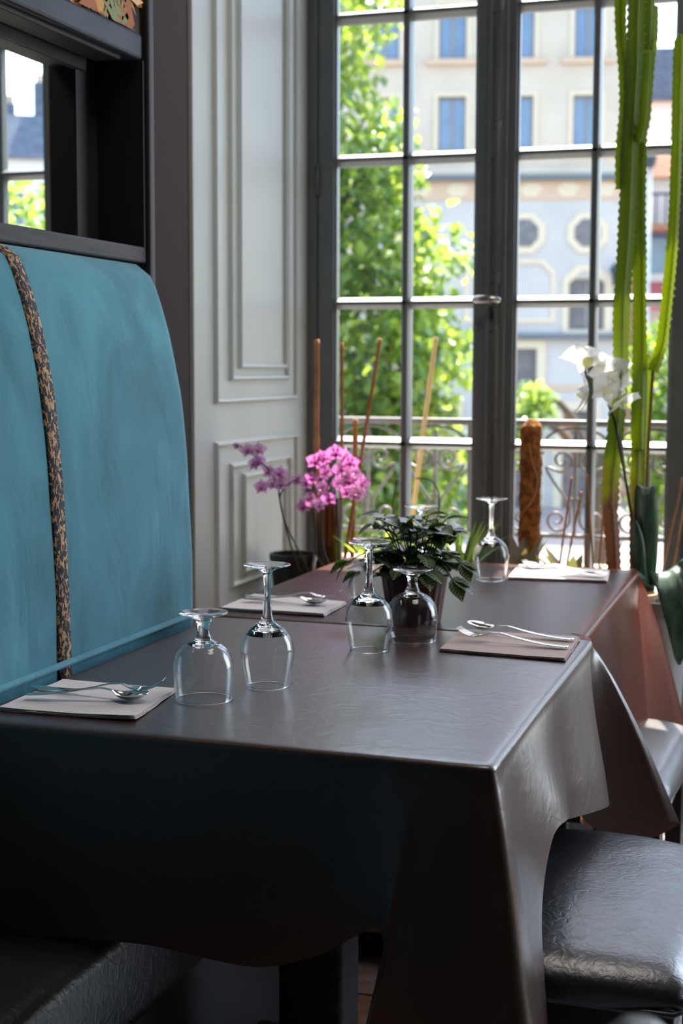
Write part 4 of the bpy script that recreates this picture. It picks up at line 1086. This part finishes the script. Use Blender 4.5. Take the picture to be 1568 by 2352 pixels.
FO = Vector((-14.919, 45.378, 0)); FA = R(13.7)
def fthing(name, label, cat, origin=FO, ang=FA, group=None): return thing(name, label, cat, origin, ang, group)
def wallgrid(mb_, us, zs, holes, d=0.0, th=.35):
    """wall in local x (u) z, front at y=d, back y=d+th, leaving the holes open"""
    us = sorted(set(us+[h[0] for h in holes]+[h[1] for h in holes])); zs = sorted(set(zs+[h[2] for h in holes]+[h[3] for h in holes]))
    us = [u for u in us]; 
    for i in range(len(us)-1):
        for j in range(len(zs)-1):
            cu, cz = (us[i]+us[i+1])/2, (zs[j]+zs[j+1])/2
            if any(h[0] < cu < h[1] and h[2] < cz < h[3] for h in holes): continue
            mb_.box(us[i], us[i+1], d, d+th, zs[j], zs[j+1])
def fwindow(root, u0, u1, z0, z1, sill=True, trim=M_trim, glassm=M_skygl, tw=.13):
    f = MB().box(u0-tw, u0, -.06, .02, z0-.02, z1+tw).box(u1, u1+tw, -.06, .02, z0-.02, z1+tw).box(u0, u1, -.06, .02, z1, z1+tw).build('window', trim, root, world=False)
    um = (u0+u1)/2
    MB().box(u0, u0+.05, .12, .18, z0, z1).box(u1-.05, u1, .12, .18, z0, z1).box(um-.04, um+.04, .12, .18, z0, z1).box(u0, u1, .12, .18, z1-.05, z1).box(u0, u1, .12, .18, z0, z0+.05).build('window_frame', M_winframe, f, world=False)
    for a, b in ((u0+.05, um-.04), (um+.04, u1-.05)): MB().box(a, b, .18, .20, z0+.05, z1-.05).build('pane', glassm, f, world=False)
    if sill: MB().box(u0-.38, u1+.38, -.14, .0, z0-.20, z0-.03).build('sill', M_frieze, root, world=False)

bd = fthing('facade_building', 'cream and blue painted facade across the street with octagonal windows', 'building')
cols_ = [3.0+2.1*k for k in range(-7, 3)]
ups = [(c, c+.87, a, b) for c in cols_ for a, b in ((7.98, 9.65), (10.82, 12.45), (13.6, 15.2))]
w_ = MB(); wallgrid(w_, [-14, 8.8], [7.15, 16.5], ups); w_.build('upper_wall', M_cream, bd, world=False)
for h in ups: fwindow(bd, *h)
low = [(7.17+(-3.4*k), 8.30-3.4*k, 2.38, 4.0) for k in (0,)]
doors = [(5.30, 6.20, GZ, 1.80), (.6, 1.5, GZ, 1.8), (-4, -3.1, GZ, 1.8), (7.05, 7.95, GZ, -.15), (2.4, 3.6, GZ, -.15)]
w_ = MB(); wallgrid(w_, [-14, 8.8], [GZ, 2.10, 6.5], low+doors); w_.build('lower_wall', M_lav, bd, world=False)
MB().box(-14, 8.9, -.35, 0, 7.05, 7.20).build('cornice', M_dkledge, bd, world=False)
MB().box(-14, 8.8, -.16, 0, 7.20, 7.45).build('string_course', M_cream, bd, world=False)
fz = MB().box(-14, 8.8, -.05, 0, 6.46, 7.05).build('frieze', M_frieze, bd, world=False)
zz = MB()
for k in range(-10, 8):
    u = k*1.15
    zz.prism([(u, 6.55), (u+.35, 6.55), (u+.6, 6.85), (u+.35, 6.98), (u+.02, 6.98), (u-.2, 6.78)], 'y', -.075, -.05)
zz.build('frieze_ornament', M_trim, bd, world=False)
MB().box(-14, 8.9, -.30, 0, 2.10, 2.28).build('ledge', M_dkledge, bd, world=False)
def octa(u, z, r, ry=1.0, cut=.42): return [(u+r*math.cos(R(22.5+45*i)), z+r*ry*math.sin(R(22.5+45*i))) for i in range(8)]
for u in (7.72, 5.77, 2.3, .4, -3.1):
    o = MB().prism(octa(u, 5.42, .68, 1.0), 'y', -.07, 0).build('window_surround', M_trim, bd, world=False)
    MB().prism(octa(u, 5.42, .44, 1.05), 'y', -.085, -.06).build('pane', M_greygl, o, world=False)
def chamf(u0, u1, z0, z1, c): return [(u0, z0), (u1, z0), (u1, z1-c), (u1-c, z1), (u0+c, z1), (u0, z1-c)]
def ring(u0, u1, z0, z1, c, w, y0=-.06):
    a = chamf(u0, u1, z0, z1, c); b = chamf(u0+w, u1-w, z0+w, z1-w, c*.9)
    n = 6; V = [(p[0], y0, p[1]) for p in a]+[(p[0], y0, p[1]) for p in b]+[(p[0], 0, p[1]) for p in a]+[(p[0], 0, p[1]) for p in b]
    F = []
    for i in range(n):
        j = (i+1) % n; F += [(i, j, n+j, n+i), (i, 2*n+i, 2*n+j, j), (n+i, n+j, 3*n+j, 3*n+i)]
    return MB().add(V, F)
for u0, u1 in ((3.9, 6.75), (-.6, 2.2)):
    ring(u0, u1, 2.62, 4.60, .38, .13).build('panel_trim', M_trim, bd, world=False)
ring(6.98, 8.48, 2.2, 4.42, .42, .20).build('window_surround', M_trim, bd, world=False)
fwindow(bd, 7.17, 8.30, 2.38, 4.0, sill=False, glassm=M_greygl, tw=.02)
for u0, u1, z1 in ((5.30, 6.20, 1.80), (.6, 1.5, 1.8), (-4, -3.1, 1.8), (7.05, 7.95, -.15), (2.4, 3.6, -.15)):
    o = MB().box(u0-.28, u0, -.10, .03, GZ, z1+.28).box(u1, u1+.28, -.10, .03, GZ, z1+.28).box(u0, u1, -.10, .03, z1, z1+.28).build('door_surround', M_trim, bd, world=False)
    MB().box(u0, u1, .15, .20, GZ, z1).build('door_panel', M_greygl, o, world=False)
MB().box(6.48, 8.8, -.06, 0, .50, .66).build('string_course', M_frieze, bd, world=False)
MB().box(-14, 8.8, .35, .5, GZ, 16.5).build('back_wall', M_greygl, bd, world=False)
MB().box(-14, 8.8, .5, 8, GZ, 16.4).build('side_wall', M_cream, bd, world=False)
# lantern on the facade
ln = fthing('wall_lantern', 'dark street lantern bracketed on the blue facade', 'lantern', FO+Vector((math.cos(FA)*8.60, math.sin(FA)*8.60, 3.75))+Vector((math.sin(FA), -math.cos(FA), 0))*.45)
M_lant = mat('lantern_iron', S('#2e3a44'), .5)
MB().lathe([(0, 0), (.10, 0), (.17, .45), (.24, .47), (.10, .68), (0, .72)], 6).build('lamp_housing', M_lant, ln, world=False)
MB().tube([(0, .45, -.25), (0, .2, -.30), (0, 0, -.12), (0, 0, 0)], .03, 6).tube([(0, .45, -.55), (0, .3, -.4), (0, .1, -.2)], .02, 6).build('bracket', M_lant, ln, world=False)

# right-hand buildings, further back
def house(name, label, u0, u1, dback, depth, ztop, wallm, roofm, rh, wins, origin=FO, ang=FA, chim=(), run=.35):
    o = thing(name, label, 'building', origin+Vector((-math.sin(ang), math.cos(ang), 0))*dback, ang)
    hs = [h for h in wins]
    w_ = MB(); wallgrid(w_, [u0, u1], [GZ, ztop], hs, 0, .3); w_.build('wall', wallm, o, world=False)
    MB().box(u0, u1, .3, depth, GZ, ztop-.01).build('inner_wall', wallm, o, world=False)
    for h in hs:
        f = MB().box(h[0]-.10, h[0], -.05, .02, h[2]-.1, h[3]+.1).box(h[1], h[1]+.10, -.05, .02, h[2]-.1, h[3]+.1).box(h[0], h[1], -.05, .02, h[3], h[3]+.1).build('window', M_trim, o, world=False)
        MB().box(h[0], h[1], .15, .2, h[2], h[3]).build('pane', M_skygl, f, world=False)
    if rh: MB().prism([(-.35, ztop), (run, ztop+rh), (depth*.8, ztop+rh), (depth+.3, ztop)], 'x', u0-.2, u1+.2).build('roof', roofm, o, world=False)
    for cu, cw, ch_, cm in chim:
        MB().box(cu-cw/2, cu+cw/2, .5, 1.4, ztop+rh*.5, ztop+rh+ch_).build('chimney', cm, o, world=False)
        for q in (-1, 0, 1):
            MB().tube([(cu+q*cw*.28, .95, ztop+rh+ch_), (cu+q*cw*.28, .95, ztop+rh+ch_+.3)], .1, 8).build('chimney_pot', M_frieze, o, world=False)
    return o
M_slate = mat('slate', S('#4d5666'), .6, var=S('#606a78'), vscale=4)
M_whitew = mat('white_render', S('#e9e8e4'), .9)
M_brickr = mat('rusty_render', S('#b27a5c'), .9, var=S('#8b6552'), vscale=1.2)
M_pinkr = mat('pinkish_render', S('#cfc8c2'), .9)
house('slate_roof_house', 'white house with slate roof at the right edge beyond the cacti', 10.4, 20, 9, 9, 11.0, M_whitew, M_slate, 2.0, [(12.3, 13.2, 8.6, 10.3), (15, 15.9, 8.6, 10.3), (12.3, 13.2, 5, 6.6)])
house('low_rusty_house', 'rust coloured low house with a balcony right of the blue facade', 9.6, 19, 2.5, 5, 7.4, M_pinkr, M_brickr, .8, [(9.9, 10.7, 4.3, 5.9), (11.6, 12.4, 4.3, 5.9), (9.9, 10.7, .5, 2.4)])
hb = thing('balcony', 'rust coloured balcony slab and rail on the low house, blurred', 'balcony', FO+Vector((math.cos(FA)*10.6, math.sin(FA)*10.6, 5.6)), FA)
MB().box(-1, 1.6, .9, 2.4, 0, .18).build('slab', M_brickr, hb, world=False)
for k in range(9): MB().box(-1+k*.32, -.95+k*.32, .92, .98, .18, 1.1).build('baluster', M_lant, hb, world=False)
MB().box(-1, 1.6, .90, 1.0, 1.08, 1.16).build('handrail', M_lant, hb, world=False)
aw = tag(MB().prism([(0, 0), (1.6, .9), (1.6, 1.0), (0, .1)], 'x', -1.2, 2.5).build('awning', mat('red_awning', S('#b0605c'), .8)), 'faded red awning below the balcony at the right', 'awning')
aw.location = FO+Vector((math.cos(FA)*10.9, math.sin(FA)*10.9, 3.0))+Vector((-math.sin(FA), math.cos(FA), 0))*.2; aw.rotation_euler = (0, 0, FA)
lp = thing('street_lamp', 'slim pale street lamp post seen between the cactus stems', 'lamp', (-4.69, 40, GZ))
MB().tube([(0, 0, 0), (0, 0, 9.7)], [.09, .06], 8).build('post', M_pot_pale, lp, world=False, smooth=True)
MB().lathe([(0, 0), (.12, .05), (.2, .3), (.14, .38), (0, .45)], 10, (0, 0, 9.65)).build('lamp_head', M_lant, lp, world=False)
# houses seen in the mirror (up the street to the right)
FR = Vector((20.0, 40.0, 0)); AR = R(-30)
house('dark_gable_house', 'dark slate roofed house with chimneys, reflected in the mirror', -5.5, 6, 0, 9, 7.35, M_whitew, M_slate, 1.35, [(-4.5, -3.6, 5.2, 6.9), (-2.2, -1.3, 5.2, 6.9), (.45, 1.05, 5.4, 6.9), (2.3, 3.2, 5.2, 6.9)], FR, AR,
      [(.95, .62, .35, M_slate), (-.35, .9, 1.0, M_slate)])

# ------------------------------------------------------------------ trees
M_tleaf = mat('tree_leaf', S('#6b8a36'), .30, trans=S('#c4d850'), tfac=.5, spec=.8)
M_tleaf2 = mat('tree_leaf_dark', S('#456a34'), .30, trans=S('#92b040'), tfac=.4, spec=.8)
M_bark = mat('bark', S('#5a4c3e'), .9, bump=.4, bscale=20)
tl = leaf_obj_mesh('leaf', .15, .115, M_tleaf, .3, 4, .3)
tl2 = leaf_obj_mesh('leaf', .14, .10, M_tleaf2, .3, 4, .3)
def tree(label, x, y, blobs, nstuff, nsingle, trunkh, seed, leafL=.14, ycam=0., density_side=True):
    o = thing('tree', label, 'tree', (x, y, GZ))
    random.seed(seed)
    tot = sum(b[3]*b[4]*b[5] for b in blobs)
    c0 = blobs[0]
    MB().tube(spline([(x, y, GZ), (x+.1, y, GZ+trunkh*.5), (x, y, GZ+trunkh)], 10), [.20-.012*i for i in range(10)], 9).build('trunk', M_bark, o, smooth=True)
    for b in blobs:
        MB().tube(spline([(x, y, GZ+trunkh*.9), ((x+b[0])/2, (y+b[1])/2, (GZ+trunkh+b[2])/2+.2), (b[0], b[1], b[2])], 8), [.07-.007*i for i in range(8)], 6).build('branch', M_bark, o, smooth=True)
    def pick(front):
        r = random.random()*tot
        for b in blobs:
            r -= b[3]*b[4]*b[5]
            if r <= 0: break
        while True:
            v = Vector((random.gauss(0, 1), random.gauss(0, 1), random.gauss(0, 1))).normalized()
            if front and v.y > .2: v.y = -v.y
            q = random.random()**.45 if not front else random.uniform(.86, 1.04)
            p = Vector((b[0]+v.x*b[3]*q, b[1]+v.y*b[4]*q, b[2]+v.z*b[5]*q))
            if noise.noise(p*1.9) > -.34: return p
    st = [MB(), MB()]
    for k in range(nstuff):
        p = pick(False); d = Vector((random.uniform(-1, 1), random.uniform(-1, 1), random.uniform(-1.2, .2)))
        L = leafL*random.uniform(.6, 1.15)
        leafmesh(st[k % 2], p, d, Vector((random.uniform(-.4, .4), random.uniform(-.4, .4), 1)), L, L*.8, .3, 2, .3)
    for mb_, mm in zip(st, (M_tleaf, M_tleaf2)): tag(mb_.build('foliage', mm, o), kind='stuff')
    for k in range(nsingle):
        d = Vector((random.uniform(-1, 1), random.uniform(-1, .3), random.uniform(-1.2, .2)))
        put_leaf(tl if k % 2 else tl2, o, 'leaf', pick(True), d, random.uniform(-.5, .5), random.uniform(.6, 1.1)*leafL/.14)
    return o
tree('large sunlit tree filling the left window panes', -5.6, 13.6,
     [(-5.0, 13.3, 1.6, 1.75, 1.3, 1.05), (-3.85, 13.2, 2.25, .78, .8, .55), (-3.65, 13.2, 1.35, .62, .8, .65), (-4.9, 13.3, 3.2, 1.25, 1.1, 1.0), (-5.2, 13.4, 4.6, 1.35, 1.1, 1.0),
      (-4.6, 13.2, .3, 1.5, 1.2, 1.1), (-4.05, 13.1, 3.05, .52, .6, .42), (-3.9, 13.3, .2, .9, .8, .9), (-6.4, 13.6, 3, 1.5, 1.3, 2.0)], 27000, 290, 4.0, 21)
tree('small light green tree behind the right sash, low by the railing', -2.35, 16.0, [(-1.75, 16, 1.15, .30, .4, .62), (-1.6, 16, .2, .5, .5, .7), (-3.05, 15.8, .85, .28, .4, .28), (-3.3, 15.9, .45, .32, .4, .3)], 2200, 60, 3.6, 22, .12)
tree('tree up the street, reflected at the foot of the mirror', 5.6, 14.2, [(5.5, 14.0, 2.45, .95, .9, .82), (6.3, 14.0, 1.5, 1.4, 1.1, 1.3), (5.85, 14.0, 3.1, .35, .4, .35)], 3600, 90, 4.2, 23)
hedge = tag(MB().build('hedge', M_tleaf2), 'dark hedge across the street below the railing', 'hedge', kind='stuff') if False else None
hm = MB(); random.seed(33)
for k in range(5200):
    p = (random.uniform(-9.2, -5.7), 22+random.uniform(-.5, .5), GZ+2.6*random.random()**.7); L = .2*random.uniform(.6, 1.1)
    leafmesh(hm, p, (random.uniform(-1, 1), random.uniform(-1, 1), random.uniform(-.8, .8)), (0, 0, 1), L, L*.7, .3, 2, .3)
tag(hm.build('hedge', M_tleaf2), 'dark green hedge far below, seen through the left railing', 'hedge', kind='stuff')
